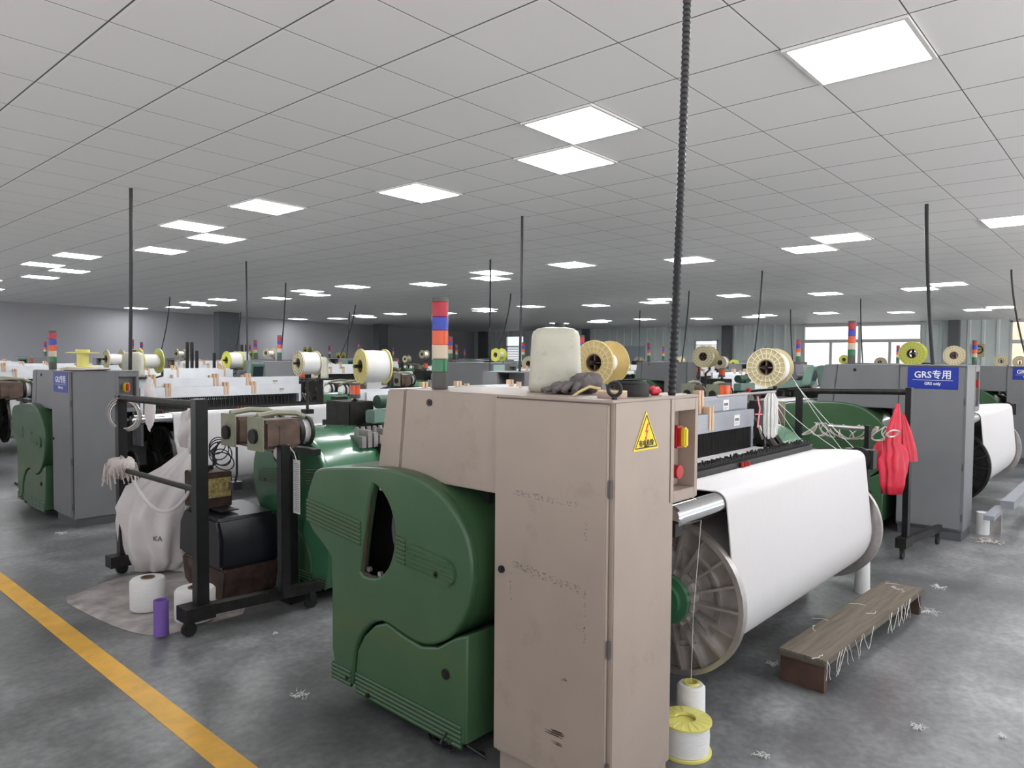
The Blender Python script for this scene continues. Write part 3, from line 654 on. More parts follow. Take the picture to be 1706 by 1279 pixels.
# ------------------------------------------------------------------ hanging supply cables
def cable(x, y, z0, dx, dy, r, label, ribbed=False):
    z1 = CZ(x)-.012
    n = 60 if not ribbed else 2
    pts = [(x+dx*(1-t/20)**1.5, y+dy*(1-t/20)**1.5, z0+(z1-z0)*t/20) for t in range(21)]
    m = MB()
    if ribbed:
        N = 170; pp = []; rr = []
        for k in range(N):
            t = k/(N-1); pp.append((x+dx*(1-t)**1.5, y+dy*(1-t)**1.5, z0+(z1-z0)*t)); rr.append(r*(1.0 if k % 2 else .78))
        m.tube(pp, rr, 10)
    else: m.tube(pts, r, 8)
    tag(m.build('power_cable', 'cable'), label, 'cable', 'supply cables hanging from the ceiling')
b = atz(1119, 657, 1.46); t = ray(1134, 60)
cable(b.x+.075, b.y-.0, 1.457, -.075, .0, .0165, 'thick ribbed black conduit dropping from the ceiling to the beige cabinet', True)
for (a, bt, lab) in (((218, 312), (2.78, 7.58), 'black cable dropping to the grey cabinet at the left, beside its yellow spools'),
                     ((1544, 338), (7.75, 1.62), 'black cable dropping to the grey cabinet with the large blue sign')):
    p = atz(a[0], a[1], CZ(3 if a[0] < 500 else 8))
    cable(p.x, p.y, 1.44 if a[0] < 500 else 1.548, bt[0]-p.x, bt[1]-p.y, .018, lab)
for px_, py_, X, zb, lab in ((870, 358, 6, 1.44, 'black cable dropping behind the beige hood, left of the grey jug'), (410, 434, 6, 1.5, 'black cable left of the far glossy drum, fourth tallest on the left side'),
    (817, 431, 8.3, 1.5, 'black cable just left of the tall one by the grey jug'), (1270, 450, 12, 1.5, 'black cable dropping onto the far side behind the white-flanged spool'), (1685, 448, 14, 1.5, 'black cable near the right edge of the photo'),
    (476, 470, 8.2, 1.5, 'black cable dropping in front of the plain grey wall, right of the wide column'), (592, 507, 12.6, 1.5, 'thin black cable left of the narrow column'), (1148, 484, 14.3, 1.5, 'black cable just right of the ribbed conduit'),
    (1434, 497, 18, 1.5, 'thin black cable in front of the long window'), (283, 494, 8.3, 1.5, 'thin black cable right of the leftmost one'), (851, 488, 12.6, 1.5, 'thin black cable beside the tall cable by the jug'),
    (1066, 517, 18.6, 1.5, 'short black cable by the wall clock'), (1317, 515, 20.3, 1.5, 'short black cable left of the long window'), (582, 519, 14, 1.5, 'shorter thin black cable left of the narrow column'), (401, 520, 13, 1.5, 'thin black cable at the wide column')):
    p = atz(px_, py_, CZ(X)); p = Vector((min(p.x, XW-.5), min(p.y, YW-.5), 0))
    def ctop(l): s_ = 1 if l.rotation_euler.z < 1 else -1; return Vector((l.location.x+.3*s_, l.location.y+.3*s_, 1.457*l.scale.z))
    t = min((ctop(l) for l in P.values()), key=lambda q: (q.x-p.x)**2+(q.y-p.y)**2)
    if (t.x-p.x)**2+(t.y-p.y)**2 < .5: cable(p.x, p.y, t.z, t.x-p.x, t.y-p.y, .014, lab)
    else: cable(p.x, p.y, .02, 0, 0, .012, lab)

# ------------------------------------------------------------------ spools
def spool_mesh(col, rad=.14, w=.20, fill=.105, core=.055):
    """root at centre, axis along local x"""
    R = empty('yarn_spool')
    for s in (-1, 1):
        m = MB().lathe([(core, 0), (rad, 0), (rad, .006*s), (core+.01, .006*s), (core+.01, .012*s), (core, .012*s), (core, 0)], (s*w/2, 0, 0), (1, 0, 0), 40)
        rb = MB()
        for k in range(20):
            t = 2*PI*k/20; rb.tube([(s*(w/2+.008), math.cos(t)*core, math.sin(t)*core), (s*(w/2+.008), math.cos(t)*(rad-.004), math.sin(t)*(rad-.004))], .0025, 4)
        for q in (.50, .72, .98): rb.lathe([(rad*q-.003, .0), (rad*q-.003, .012*s), (rad*q, .012*s), (rad*q, 0)], (s*w/2, 0, 0), (1, 0, 0), 40)
        rb.build('flange_rib', {'cream': 'creamr', 'tan': 'tanr', 'lemon': 'yellow', 'yellow': 'tanr'}[col], m.build('flange', col, R))
    MB().lathe([(core, -w/2), (core, w/2), (core-.008, w/2), (core-.008, -w/2), (core, -w/2)], (0, 0, 0), (1, 0, 0), 24).box(-w/2, w/2, -.004, .004, -core+.004, core-.004).box(-w/2, w/2, -core+.004, core-.004, -.004, .004).build('core', 'brownt', R)
    MB().lathe([(core, -w/2+.002), (fill, -w/2+.002), (fill+.004, 0), (fill, w/2-.002), (core, w/2-.002)], (0, 0, 0), (1, 0, 0), 32).build('wound_yarn', 'yarn', R)
    return R
sp_proto = {}
def put_spool(px_, py_, h, col, rz, label, tilt=0, fill=.105, stand=None):
    d = .28*F/h; p = atd(px_, py_, d); key = (col, fill)
    if key not in sp_proto: sp_proto[key] = o = spool_mesh(col, fill=fill)
    else: o = copy_tree(sp_proto[key])
    o.location = p; o.rotation_euler = (0, tilt, rz); tag(o, label, 'spool', 'yarn spools standing above the looms')
    # stand belongs to the nearest loom
    best = min(P.values(), key=lambda l: (Vector((l.location.x+(1.7 if l.rotation_euler.z < 1 else -1.7), l.location.y+(.9 if l.rotation_euler.z < 1 else -.9), 0))-Vector((p.x, p.y, 0))).length)
    sgn = 1 if best.rotation_euler.z < 1 else -1; zs = best.scale.z
    lx = (p.x-best.location.x)*sgn; ly = (p.y-best.location.y)*sgn
    lz = p.z/zs; c, s_ = math.cos(rz)*sgn, math.sin(rz)*sgn
    m = MB().cyl((lx-.16*c, ly-.16*s_, lz), (lx+.16*c, ly+.16*s_, lz), .014, 10).tube([(lx+.145*c, ly+.145*s_, lz+.02), (lx+.145*c, ly+.145*s_, lz-.17), (lx, ly, lz-.21), (lx, ly, 1.0)], .016, 8).box(lx-.05, lx+.05, ly-.05, ly+.05, .96, 1.01)
    m.build('spool_stand', 'oily', best)
    return o
put_spool(1003, 604, 74, 'tan', .12, 'large pale yellow spool with brown core right of the grey jug on the beige cabinet', fill=.06)
put_spool(1283, 612, 64, 'cream', .12, 'cream-flanged spool of white yarn above the white hank, right half of the photo', fill=.115)
put_spool(621, 610, 58, 'yellow', -.22, 'yellow-flanged spool full of white yarn above the orange beacon, left of the beige hood', fill=.125)
put_spool(512, 605, 42, 'cream', -.1, 'cream-rimmed spool of white yarn left of the small pale jug', fill=.12)
put_spool(248, 601, 42, 'lemon', .04, 'lemon yellow twin-flanged spool beside the pale jug on the grey loom at left', fill=.07)
put_spool(190, 598, 32, 'cream', .04, 'cream empty spool behind the yellow bobbin on the left grey cabinet', fill=.07)
put_spool(388, 600, 30, 'lemon', .04, 'lemon-edged spool in front of the wide grey column', fill=.12)
put_spool(401, 598, 26, 'cream', .04, 'white full spool right behind the lemon-edged one by the wide column', fill=.13)
put_spool(300, 589, 16, 'cream', .04, 'small pale spool with dark core in front of the plain left wall', fill=.06)
put_spool(449, 588, 17, 'cream', .04, 'small cream spool right of the distant signal tower left of centre', fill=.06)
put_spool(423, 590, 12, 'lemon', .04, 'small lemon spool left of the distant signal tower left of centre', fill=.06)
put_spool(568, 594, 14, 'lemon', .04, 'small lemon spool over the far looms, left of the full yellow-flanged one', fill=.05)
put_spool(513, 584, 13, 'lemon', .04, 'small lemon spool just above the cream-rimmed one by the pale jug', fill=.05)
put_spool(678, 598, 12, 'cream', .04, 'small pale spool between the narrow column and the tall signal tower', fill=.1)
put_spool(707, 590, 14, 'cream', .04, 'small cream spool immediately left of the tall signal tower', fill=.08)
put_spool(831, 591, 22, 'lemon', .04, 'lemon spool on the grey hood behind, left of the grey jug', fill=.06)
put_spool(886, 606, 26, 'cream', .12, 'cream spool half hidden by the left side of the grey jug', fill=.09)
put_spool(1065, 602, 15, 'cream', .12, 'small cream spool under the wall clock', fill=.06)
put_spool(1131, 603, 18, 'cream', .12, 'small cream spool with dark core right beside the ribbed conduit', fill=.06)
put_spool(1176, 594, 36, 'cream', .12, 'cream spool with dark hub before the louvred window', fill=.08)
put_spool(1202, 604, 22, 'cream', .12, 'smaller pale spool of white yarn right of the dark-hubbed one', fill=.12)
put_spool(1223, 606, 14, 'lemon', .12, 'tiny lemon spool left of the cream-flanged large one', fill=.05)
put_spool(1407, 599, 16, 'lemon', .12, 'small green-yellow spool before the long window, left of the signal tower', fill=.06)
put_spool(1521, 589, 40, 'lemon', .12, 'lemon spool with dark hub over the blue-signed grey cabinet', fill=.08)
put_spool(1590, 592, 32, 'cream', .12, 'cream spool above the right end of the large blue sign', fill=.09)
put_spool(1467, 604, 18, 'cream', .12, 'small white spool between signal tower and lemon spool over the grey hood', fill=.1)
put_spool(1668, 601, 21, 'cream', .12, 'cream spool at the right, first of two near the photo edge', fill=.07)
put_spool(1699, 603, 21, 'cream', .12, 'cream spool cut by the right edge of the photo', fill=.07)

# ------------------------------------------------------------------ jugs
def jug(loc, h, w, rz, label):
    R = empty('plastic_jug', loc, rz, label, 'jug')
    n = 28; rings = []
    def ring(sx, sy, z, p=4.0):
        o = []
        for k in range(n):
            t = 2*PI*k/n; c, s = math.cos(t), math.sin(t); o.append((math.copysign(abs(c)**(2/p), c)*sx, math.copysign(abs(s)**(2/p), s)*sy, z))
        return o
    W = w/2; prof = [(W*1.0, 0), (W*1.06, .01), (W*1.05, .04), (W*1.0, h*.45), (W*.95, h*.85), (W*.88, h*.93), (W*.70, h*.98), (W*.3, h)]
    vs = []; fs = []
    for r_, z in prof: vs += ring(r_, r_*.8, z)
    for k in range(len(prof)-1):
        for i in range(n): j = (i+1) % n; fs.append((k*n+i, k*n+j, (k+1)*n+j, (k+1)*n+i))
    fs += [tuple(range(n-1, -1, -1)), tuple(range((len(prof)-1)*n, len(prof)*n))]
    MB().add(vs, fs, True).build('bottle', 'jug', R, angle=60)
    MB().cyl((W*.15, 0, h-.005), (W*.15, 0, h+.018), .020, 16).build('cap', 'black', R)
    return R
jug((2.306, 1.84, 1.457), .262, .205, -.85, 'large cloudy plastic jug standing on the beige cabinet')
def place_jug(px_, y0, y1, lab):
    d = .27*F/(y1-y0); p = atd(px_, y1, d); jug(p, .27, .2, -.6, lab); return p
pj = [place_jug(222, 586, 628, 'pale upside-down plastic jug beside the lemon spool at left'), place_jug(533, 594, 630, 'pale plastic jug beside the cream-rimmed spool left of centre')]
for p in pj:
    best = min((P['P01'], P['Q00']), key=lambda l: abs(l.location.y+(.9 if l.rotation_euler.z < 1 else -.9)-p.y))
    sgn = 1 if best.rotation_euler.z < 1 else -1; lx = (p.x-best.location.x)*sgn; ly = (p.y-best.location.y)*sgn
    MB().box(lx-.12, lx+.12, ly-.12, ly+.12, p.z/best.scale.z-.02, p.z/best.scale.z-.001).box(lx-.03, lx+.03, ly-.03, ly+.03, 1.0, p.z/best.scale.z-.02).build('jug_shelf', 'oily', best)

# ------------------------------------------------------------------ things on the beige cabinet
ZT = 1.457
def blob(cx, cy, cz, rx, ry, rz_, amp=.25, seed=0, seg=20, rings=12, flat=None):
    rnd = random.Random(seed); ph = [(rnd.uniform(0, 6.28), rnd.randint(2, 5), rnd.randint(1, 4)) for _ in range(5)]
    vs = []; fs = []
    for i in range(rings+1):
        th = PI*i/rings
        for j in range(seg):
            f = 2*PI*j/seg; d = 1+amp*sum(math.sin(a*f+b_*th*1.3+p) for p, a, b_ in ph)/5
            z = math.cos(th)*rz_*d
            if flat is not None: z = max(z, -flat)
            vs.append((cx+math.sin(th)*math.cos(f)*rx*d, cy+math.sin(th)*math.sin(f)*ry*d, cz+z))
    for i in range(rings):
        for j in range(seg): k = (j+1) % seg; fs.append((i*seg+j, (i+1)*seg+j, (i+1)*seg+k, i*seg+k))
    return MB().add(vs, fs, True)
g1 = empty('work_glove', (2.26, 1.645, ZT), label='crumpled grey work glove with a blue cuff, on the beige cabinet', cat='glove')
m = blob(0, 0, .04, .085, .05, .036, .45, 3, flat=.0385)
for k, (a, l) in enumerate(((2.2, .07), (2.6, .08), (3.0, .075), (3.4, .06), (1.2, .05))):
    x0, y0 = .06*math.cos(a), .035*math.sin(a); m.tube([(x0, y0, .035), (x0+l*.5*math.cos(a), y0+l*.5*math.sin(a), .036), (x0+l*math.cos(a), y0+l*math.sin(a), .016)], [.014, .014, .010], 8)
m.build('knit_body', 'glove', g1, angle=70); blob(.02, .05, .062, .02, .016, .012, .3, 5).build('cuff', 'bluef', g1, angle=70)
g2 = empty('work_glove', (2.20, 1.73, ZT), label='dark rolled-up work glove lying left of the blue-cuffed glove', cat='glove')
m = blob(0, 0, .022, .05, .04, .022, .4, 9, flat=.0215)
for a in (2.4, 2.9, 3.5, 4.1): m.tube([(.03*math.cos(a), .03*math.sin(a), .02), (.075*math.cos(a), .075*math.sin(a), .012)], [.012, .009], 8)
m.build('knit_body', 'glove', g2, angle=70)
tp = empty('tape_roll', (2.105, 1.425, ZT), label='roll of pale yellow tape with a loose curling end, on the beige cabinet edge', cat='tape')
MB().lathe([(.034, 0), (.052, 0), (.052, .022), (.034, .022), (.034, 0)], (0, 0, 0), seg=36).build('roll', 'tapes', tp)
MB().lathe([(.034, .0221), (.052, .0221), (.052, .026), (.034, .026)], (0, 0, 0), seg=36).tube([(.0, .05, .03), (-.03, .075, .038), (-.055, .10, .02), (-.065, .12, .004)], .005, 6).build('tape_end', 'tape', tp)
br = empty('belt_coil', (2.26, 1.445, ZT), label='coil of black rubber belt on the beige cabinet, behind the eye bolt', cat='belt')
MB().lathe([(.045, 0), (.064, 0), (.064, .042), (.060, .048), (.045, .048), (.045, 0)], (0, 0, 0), seg=36).lathe([(.05, .048), (.062, .048), (.060, .058), (.05, .058)], (-.006, .004, 0), seg=36).build('coil', 'rubber', br)
tag(blob(2.38, 1.42, ZT+.016, .035, .02, .016, .4, 11, flat=.0155).build('rag', 'redbag', angle=70), 'small red rag beside the coil of black belt', 'rag')
# bobbin and cushion-like roll on the left grey cabinet
zl = 1.457*.985
bz = empty('yellow_bobbin', (2.36, 7.58, zl+.03), label='upright empty yellow bobbin on top of the left grey cabinet', cat='bobbin')
MB().lathe([(.0, 0), (.135, 0), (.135, .008), (.05, .012), (.05, .13), (.14, .135), (.14, .143), (.06, .145), (.06, .17), (.05, .17), (.05, .145)], (0, 0, 0), seg=36).build('bobbin_body', 'yellow', bz, angle=50)
tag(blob(2.38, 7.58, zl+.016, .22, .22, .022, .12, 4, flat=.0155).build('yarn_waste', 'lint', angle=70), 'flat white pad of waste yarn under the upright yellow bobbin', 'yarn')

# ------------------------------------------------------------------ black rolling frame
def rolling_frame(label, tx=.47, ty=-.10):
    R = empty('rolling_frame', label=label, cat='frame', group='black rolling frames beside the looms')
    MB().box(-.035, .035, -.035, .035, .13, 1.345).build('post', 'black', R, bevel=.003)
    MB().box(.10, .16, 1.50, 1.57, .10, 1.30).build('post', 'black', R, bevel=.003)
    MB().box(tx-.03, tx+.03, ty-.025, ty+.03, .13, 1.05).build('post', 'black', R, bevel=.003)
    
    MB().add([(-.09, -.02, .10), (.72, -.12, .10), (.72, -.06, .10), (-.09, .05, .10), (-.09, -.02, .16), (.72, -.12, .16), (.72, -.06, .16), (-.09, .05, .16)], [(0,3,2,1),(4,5,6,7),(0,1,5,4),(1,2,6,5),(2,3,7,6),(3,0,4,7)]).box(-.11, .06, -.06, .07, .09, .17).build('foot_beam', 'oily', R)
    MB().box(.04, .75, 1.50, 1.57, .07, .12).box(.03, .2, 1.48, 1.59, .06, .14).build('foot_beam', 'oily', R)
    MB().cyl((.13, 1.53, 1.28), (0, 0, 1.31), .024, 14).build('top_rail', 'oily', R)
    MB().cyl((.13, 1.53, .76), (0, 0, .82), .018, 12).build('middle_rail', 'oily', R)
    MB().cyl((tx, ty, 1.02), (tx, ty+.5, 1.02), .018, 12).build('side_rod', 'steel', R)
    for x, y in ((-.07, .0), (.66, -.09), (.12, 1.53), (.7, 1.53)):
        MB().cyl((x, y-.015, .04), (x, y+.015, .04), .04, 16).box(x-.02, x+.02, y-.025, y+.025, .05, .11).build('castor', 'rubber', R)
    return R
rf = rolling_frame('black steel rolling frame hung with a white sack, between the yellow line and the looms')
rf.location = (1.855, 4.06, 0)
tg = MB().box(.525, .527, -.19, -.115, .63, .96).tube([(.50, -.10, 1.05), (.525, -.13, 1.0), (.526, -.15, .96)], .003, 5)
pt = tg.build('paper_tag', 'paper', rf); pt['label'] = 'hanging white sheet of printed notes'
m = MB()
for k in range(26): m.box(.5245, .525, -.185, -.125-random.uniform(0, .02), .935-k*.0115, .938-k*.0115)
m.build('print', 'greydk', pt)
MB().lathe([(.03+.014*math.cos(t), .014*math.sin(t)) for t in [2*PI*k/8 for k in range(9)]], (.47, -.06, 1.0), (0, 1, 0), 20).tube([(.47, -.06, .97), (.47, -.075, .9), (.48, -.07, .86)], .006, 6).build('cotton_ring', 'lint', rf)
m = MB()
for k in range(3): m.lathe([(.10+k*.012+.006*math.cos(t), .006*math.sin(t)) for t in [2*PI*q/6 for q in range(7)]], (.14, 1.50, 1.16), (.75, .66, .1*k), 28)
m.build('cord_loop', 'steel', rf)
m = blob(.11, 1.50, .78, .09, .09, .07, .6, 21); m.build('lint_clump', 'lint', rf, angle=70)
m = MB(); rnd = random.Random(5)
for k in range(60):
    a = rnd.uniform(0, 6.28); b_ = rnd.uniform(-.6, 1); m.tube([(.11+.07*math.cos(a), 1.50+.07*math.sin(a), .78+.04*b_), (.11+.10*math.cos(a), 1.50+.10*math.sin(a), .77+.04*b_), (.11+.12*math.cos(a+.2), 1.50+.12*math.sin(a+.2), .70+.05*b_-rnd.uniform(0, .06))], .004, 4)
m.build('lint_strands', 'lint', rf)
rg = rolling_frame('black rolling frame with red bags standing left of the blue-signed grey cabinet', -.28, .34)
rg.location = (6.42, 1.50, 0); rg.rotation_euler = (0, 0, -.06)
rg.scale = (1, .62, 1.02)

# white sack hanging on the frame
levels = [(.0, 327, 722, 4, 5), (.05, 325, 742, 9, 5), (.12, 306, 775, 30, 5), (.2, 282, 812, 56, 5), (.3, 268, 845, 62, 5), (.42, 266, 870, 60, 5), (.55, 264, 900, 55, 5), (.7, 268, 925, 44, 5), (.85, 262, 945, 34, 5), (1, 256, 958, 14, 5)]
vs = []; fs = []; n = 84; D0 = 5.3
for k, (q, cx, cy, hw, _) in enumerate(levels):
    c = atd(cx, cy, D0); hwm = hw*D0/F
    if c.z < .02: c.z = .02
    for i in range(n):
        t = 2*PI*i/n; fold = 1+.11*math.sin(7*t+.5*k)+.07*math.sin(13*t-.7*k)+.05*math.sin(3*t+k)
        vs.append(c+rt*(hwm*math.cos(t)*fold)+Vector((fwd.x, fwd.y, 0)).normalized()*(hwm*.75*math.sin(t)*fold)+Vector((0, 0, .03*math.sin(3*t+k) if 2 < k < 8 else 0)))
for k in range(len(levels)-1):
    for i in range(n): j = (i+1) % n; fs.append((k*n+i, (k+1)*n+i, (k+1)*n+j, k*n+j))
fs += [tuple(range(n)), tuple(range(len(levels)*n-1, (len(levels)-1)*n-1, -1))]
sk = MB().add(vs, fs, True).build('white_sack', 'sack', angle=80)
tag(sk, 'big creased white plastic sack hanging from the black rolling frame', 'sack')
bpy.context.view_layer.update()
org = Vector((0, 0, CH)); hit, loc, nor, _ = sk.ray_cast(org, ray(264, 897).normalized())
if hit:
    f_ = fwd.copy(); f_.z = 0; f_.normalize(); t = text_mb('KA', .05, .0005)
    t.xf(lambda v: loc-f_*.012+rt*v.x+Vector((0, 0, v.y))).build('printed_mark', 'ink', sk)
a, b = atd(222, 800, 4.95), atd(318, 812, 4.88)
pts = [a.lerp(b, t/12)+Vector((0, 0, -.19*math.sin(PI*t/12)**.8 if 0 < t < 12 else 0)) for t in range(13)]
MB().tube(pts, .012, 6).build('rim_hem', 'sack', sk)
p = atd(318, 742, 4.6)
h1 = blob(p.x, p.y, p.z+.1, .07, .07, .12, .5, 33).build('plastic_wrap', 'sack', angle=80); tag(h1, 'crumpled clear plastic wrap tied to the top rail of the rolling frame', 'plastic wrap')
p = atd(302, 690, 4.9); p2 = atd(250, 672, 5.05)
h1 = blob(p2.x, p2.y, p2.z, .035, .035, .16, .4, 35).build('plastic_wrap', 'sack', angle=80); tag(h1, 'white twist of plastic hanging at the left part of the top rail', 'plastic wrap')

# motor unit + control box beside the frame
mo = empty('motor_unit', (2.14, 4.40, 0), label='black and rusty motor housing on the floor behind the rolling frame', cat='motor')
MB().prism([(0, .22), (0, .42), (.06, .54), (.52, .56), (.60, .46), (.62, .24)], 0, .42).build('housing', 'navy', mo, bevel=.02)
MB().prism([(.02, .02), (-.02, .22), (.62, .22), (.58, .05), (.5, .02)], .02, .40).build('rusty_tray', 'rust', mo, bevel=.015)
MB().box(.08, .20, .15, .42, .565, .572).build('slot', 'rubber', mo)
cbx = empty('switch_cabinet', (2.15, 4.70, .568), label='small dark control box with a yellow label, on the black motor housing', cat='control box')
MB().box(0, .22, 0, .24, 0, .24).build('box', 'rust', cbx, bevel=.006)
MB().box(.05, .21, -.003, -.001, .07, .2).build('label_plate', mat('stained_yellow_label', (.45, .36, .14), .6, var=.5, scale=40), cbx)
MB().cyl((.08, .1, .24), (.08, .1, .28), .03, 12).cyl((.14, .16, .24), (.14, .16, .27), .025, 12).build('gland', 'rubber', cbx)
m = MB()
for k in range(5):
    c = Vector((2.22+.02*k, 4.60+.02*k, 1.0-.03*k)); m.lathe([(.055+.012*k % .03+.004*math.cos(t), .004*math.sin(t)) for t in [2*PI*q/6 for q in range(7)]], c, (.8, .6, .2*k-.3), 24)
for k in range(3): m.tube([(2.24+.02*k, 4.62+.02*k, 1.02), (2.23, 4.66+.03*k, .95), (2.26+.01*k, 4.74, .88), (2.27+.02*k, 4.76+.03*k, .845)], .006, 6)
m.tube([(2.20, 4.3, 1.02), (2.2, 4.30, .85), (2.2, 4.32, .80)], .007, 6).box(2.17, 2.23, 4.29, 4.35, .75, .80)
tag(m.build('cable_loops', 'cable'), 'black cable loops and plug hanging under the weft feeders', 'cable')
m = MB()
for q in (0, 1.2, 2.4, 3.7, 5): m.lathe([(.038+.004*math.cos(t), .004*math.sin(t)) for t in [2*PI*w_/6 for w_ in range(7)]], (2.38+.035*math.cos(q), 4.06+.03*math.sin(q), .99+.035*math.sin(q)), (.7, .7, .3*math.sin(q)), 20)
tag(m.build('hand_wheel', 'black'), 'black looped tool ring hanging over the front post of the rolling frame', 'tool')

# plastic film with rolls on it
poly = [(100, 998), (140, 985), (185, 965), (260, 948), (320, 955), (375, 985), (423, 1018), (345, 1040), (262, 1062), (205, 1050), (150, 1026)]
gp = [atz(x, y, 0) for x, y in poly]; gp = chaikin([(p.x, p.y) for p in gp], 1); cxy = (sum(p[0] for p in gp)/len(gp), sum(p[1] for p in gp)/len(gp))
vs = []; fs = []; n = len(gp); K = 9
for k in range(K+1):
    for i, p in enumerate(gp):
        q = k/K; x = cxy[0]+(p[0]-cxy[0])*q; y = cxy[1]+(p[1]-cxy[1])*q; h = .004+(.010*(1+math.sin(9*x+5*y)*math.sin(7*y)) if q > .7 else .004)
        vs.append((x, y, h if q < 1 else .002))
for k in range(K):
    for i in range(n): j = (i+1) % n; fs.append((k*n+i, (k+1)*n+i, (k+1)*n+j, k*n+j))
fm_ = MB().add(vs, fs, True); ar = sum(gp[i][0]*gp[(i+1) % n][1]-gp[(i+1) % n][0]*gp[i][1] for i in range(n))
if ar < 0: fm_.flip()
tag(fm_.build('plastic_sheet', 'sheet', angle=80), 'dusty clear plastic sheet spread on the floor under the yarn rolls', 'plastic sheet')
def roll(loc, r, h, label):
    R = empty('yarn_roll', loc, label=label, cat='yarn roll', group='white yarn rolls on the plastic sheet')
    MB().lathe([(.04, 0), (r-.008, 0), (r, .01), (r, h-.012), (r-.01, h), (.04, h+.002)], (0, 0, 0), seg=48).build('wound_yarn', 'yarn', R, angle=40)
    MB().lathe([(.04, .0), (.04, h+.008), (.034, h+.010), (.030, h+.008), (.030, .0)], (0, 0, 0), seg=32).build('tube', 'brownt', R); return R
roll((1.80, 4.67, .012), .103, .19, 'white yarn roll on the plastic sheet, left of the frame post')
roll((1.92, 4.28, .012), .115, .185, 'white yarn roll on the plastic sheet, partly hidden by the frame post')
tt = tag(MB().lathe([(.034, 0), (.040, 0), (.040, .20), (.034, .20), (.034, 0)], (1.675, 4.165, .012), seg=32).build('purple_tube', 'purple'), 'purple cardboard tube standing in front of the yarn rolls', 'tube')

# ------------------------------------------------------------------ floor items at right
R = empty('yarn_cone', (2.80, 1.47, 0), label='white yarn tube with a yellow rim on the floor beside the beige cabinet', cat='yarn tube')
MB().lathe([(.03, 0), (.062, 0), (.060, .185), (.05, .197), (.03, .197)], (0, 0, 0), seg=40).build('wound_yarn', 'yarn', R, angle=40)
MB().lathe([(.034, 0), (.034, .206), (.026, .206), (.026, 0)], (0, 0, 0), seg=28).build('tube', 'yellow', R)
R = empty('yellow_spool', (2.625, 1.40, 0), label='squat yellow-flanged spool of white yarn on the floor beside the beige cabinet', cat='spool')
MB().lathe([(0, 0), (.105, 0), (.105, .010), (.04, .012)], (0, 0, 0), seg=44).build('flange', 'yellow', R)
fl = MB().lathe([(.04, .125), (.105, .125), (.105, .133), (.042, .137), (.042, .120), (.0, .118)], (0, 0, 0), seg=44)
for k in range(18): t = 2*PI*k/18; fl.tube([(.044*math.cos(t), .044*math.sin(t), .136), (.10*math.cos(t), .10*math.sin(t), .134)], .0022, 4)
fl.build('flange', 'yellow', R)
MB().lathe([(.04, .012), (.095, .012), (.097, .07), (.094, .125), (.04, .125)], (0, 0, 0), seg=44).build('wound_yarn', 'yarn', R, angle=50)
tag(MB().tube([(2.80, 1.47, .2), (2.79, 1.46, .5), (2.72, 1.39, 1.0), (2.70, 1.44, 1.03)], .0016, 5).build('yarn_thread', 'thread'), 'single white thread rising from the floor yarn tube to the chrome roller', 'thread')
p = atz(1436, 986, 0)
tag(MB().lathe([(.0, 0), (.05, 0), (.045, .25), (.0, .25)], (p.x, p.y, 0), seg=28).build('yarn_cone', 'yarn', angle=40), 'white yarn cone on the floor behind the wooden step, under the far beam flange', 'yarn tube')

# wooden step
c = [atz(x, y, .16) for x, y in ((1295, 1080), (1474, 966), (1379, 1099), (1536, 982))]
ctr = sum(c, Vector())/4; ax = ((c[1]-c[0])+(c[3]-c[2])).normalized(); ln = 1.56; wd = .235
ang = math.atan2(ax.y, ax.x)
B = empty('wooden_step', (ctr.x, ctr.y, 0), ang, 'low worn wooden step plank with loose threads in front of the warp beam', 'step')
MB().box(-ln/2, ln/2, -wd/2, wd/2, .128, .162).build('plank', 'board', B, bevel=.004)
for s in (-1, 1): MB().box(s*(ln/2-.03)-.02, s*(ln/2-.03)+.02, -wd/2+.01, wd/2-.01, 0, .128).build('end_board', 'boardred', B, bevel=.003)
rnd = random.Random(3); m = MB()
for k in range(34):
    x = rnd.uniform(-ln/2, ln/2); y = rnd.choice([rnd.uniform(-wd/2, wd/2), -wd/2-.004, -wd/2-.004]); a = rnd.uniform(0, 6.28); pts = []
    z = .164
    for q in range(7):
        pts.append((x, y, z)); a += rnd.uniform(-1.2, 1.2); x += .016*math.cos(a)
        if y < -wd/2: z = max(.03, z-.012-rnd.uniform(0, .01))
        else: y += .016*math.sin(a); y = max(y, -wd/2)
    m.tube(pts, .0015, 4)
tag(m.build('loose_thread', 'thread', B), kind='stuff')
# lint on the floor
def fluff(px_, py_, r, mt, label, seed):
    p = atz(px_, py_, 0); rnd = random.Random(seed); m = MB()
    for k in range(22):
        x = p.x+rnd.gauss(0, r*.38); y = p.y+rnd.gauss(0, r*.38); a = rnd.uniform(0, 6.28); pts = []
        for q in range(6): pts.append((x, y, .003+rnd.uniform(0, .012))); a += rnd.uniform(-1.3, 1.3); x += r*.12*math.cos(a); y += r*.12*math.sin(a)
        m.tube(pts,   .0011 if r < .1 else .004, 4)
    tag(m.build('floor_lint', mt), label, 'lint', 'lint on the concrete floor')
fluff(103, 889, .07, 'thread', 'white fluff in front of the left grey cabinet', 1)
fluff(1645, 902, .13, 'lint', 'brownish heap of waste yarn beside the right grey cabinet', 2)
fluff(1563, 979, .06, 'thread', 'white fluff right of the wooden step', 3)
fluff(1548, 1022, .07, 'thread', 'white lint at the far end of the wooden step', 4)
fluff(1270, 1262, .03, 'thread', 'white fluff near the bottom of the photo, right of the yellow spool', 5)
fluff(1668, 1228, .02, 'thread', 'tiny white scrap at the lower right', 6)
fluff(458, 1057, .02, 'thread', 'tiny white scrap on the floor between sheet and green cover', 7)
fluff(500, 1160, .05, 'thread', 'loose thread on the floor left of the green cover', 8)
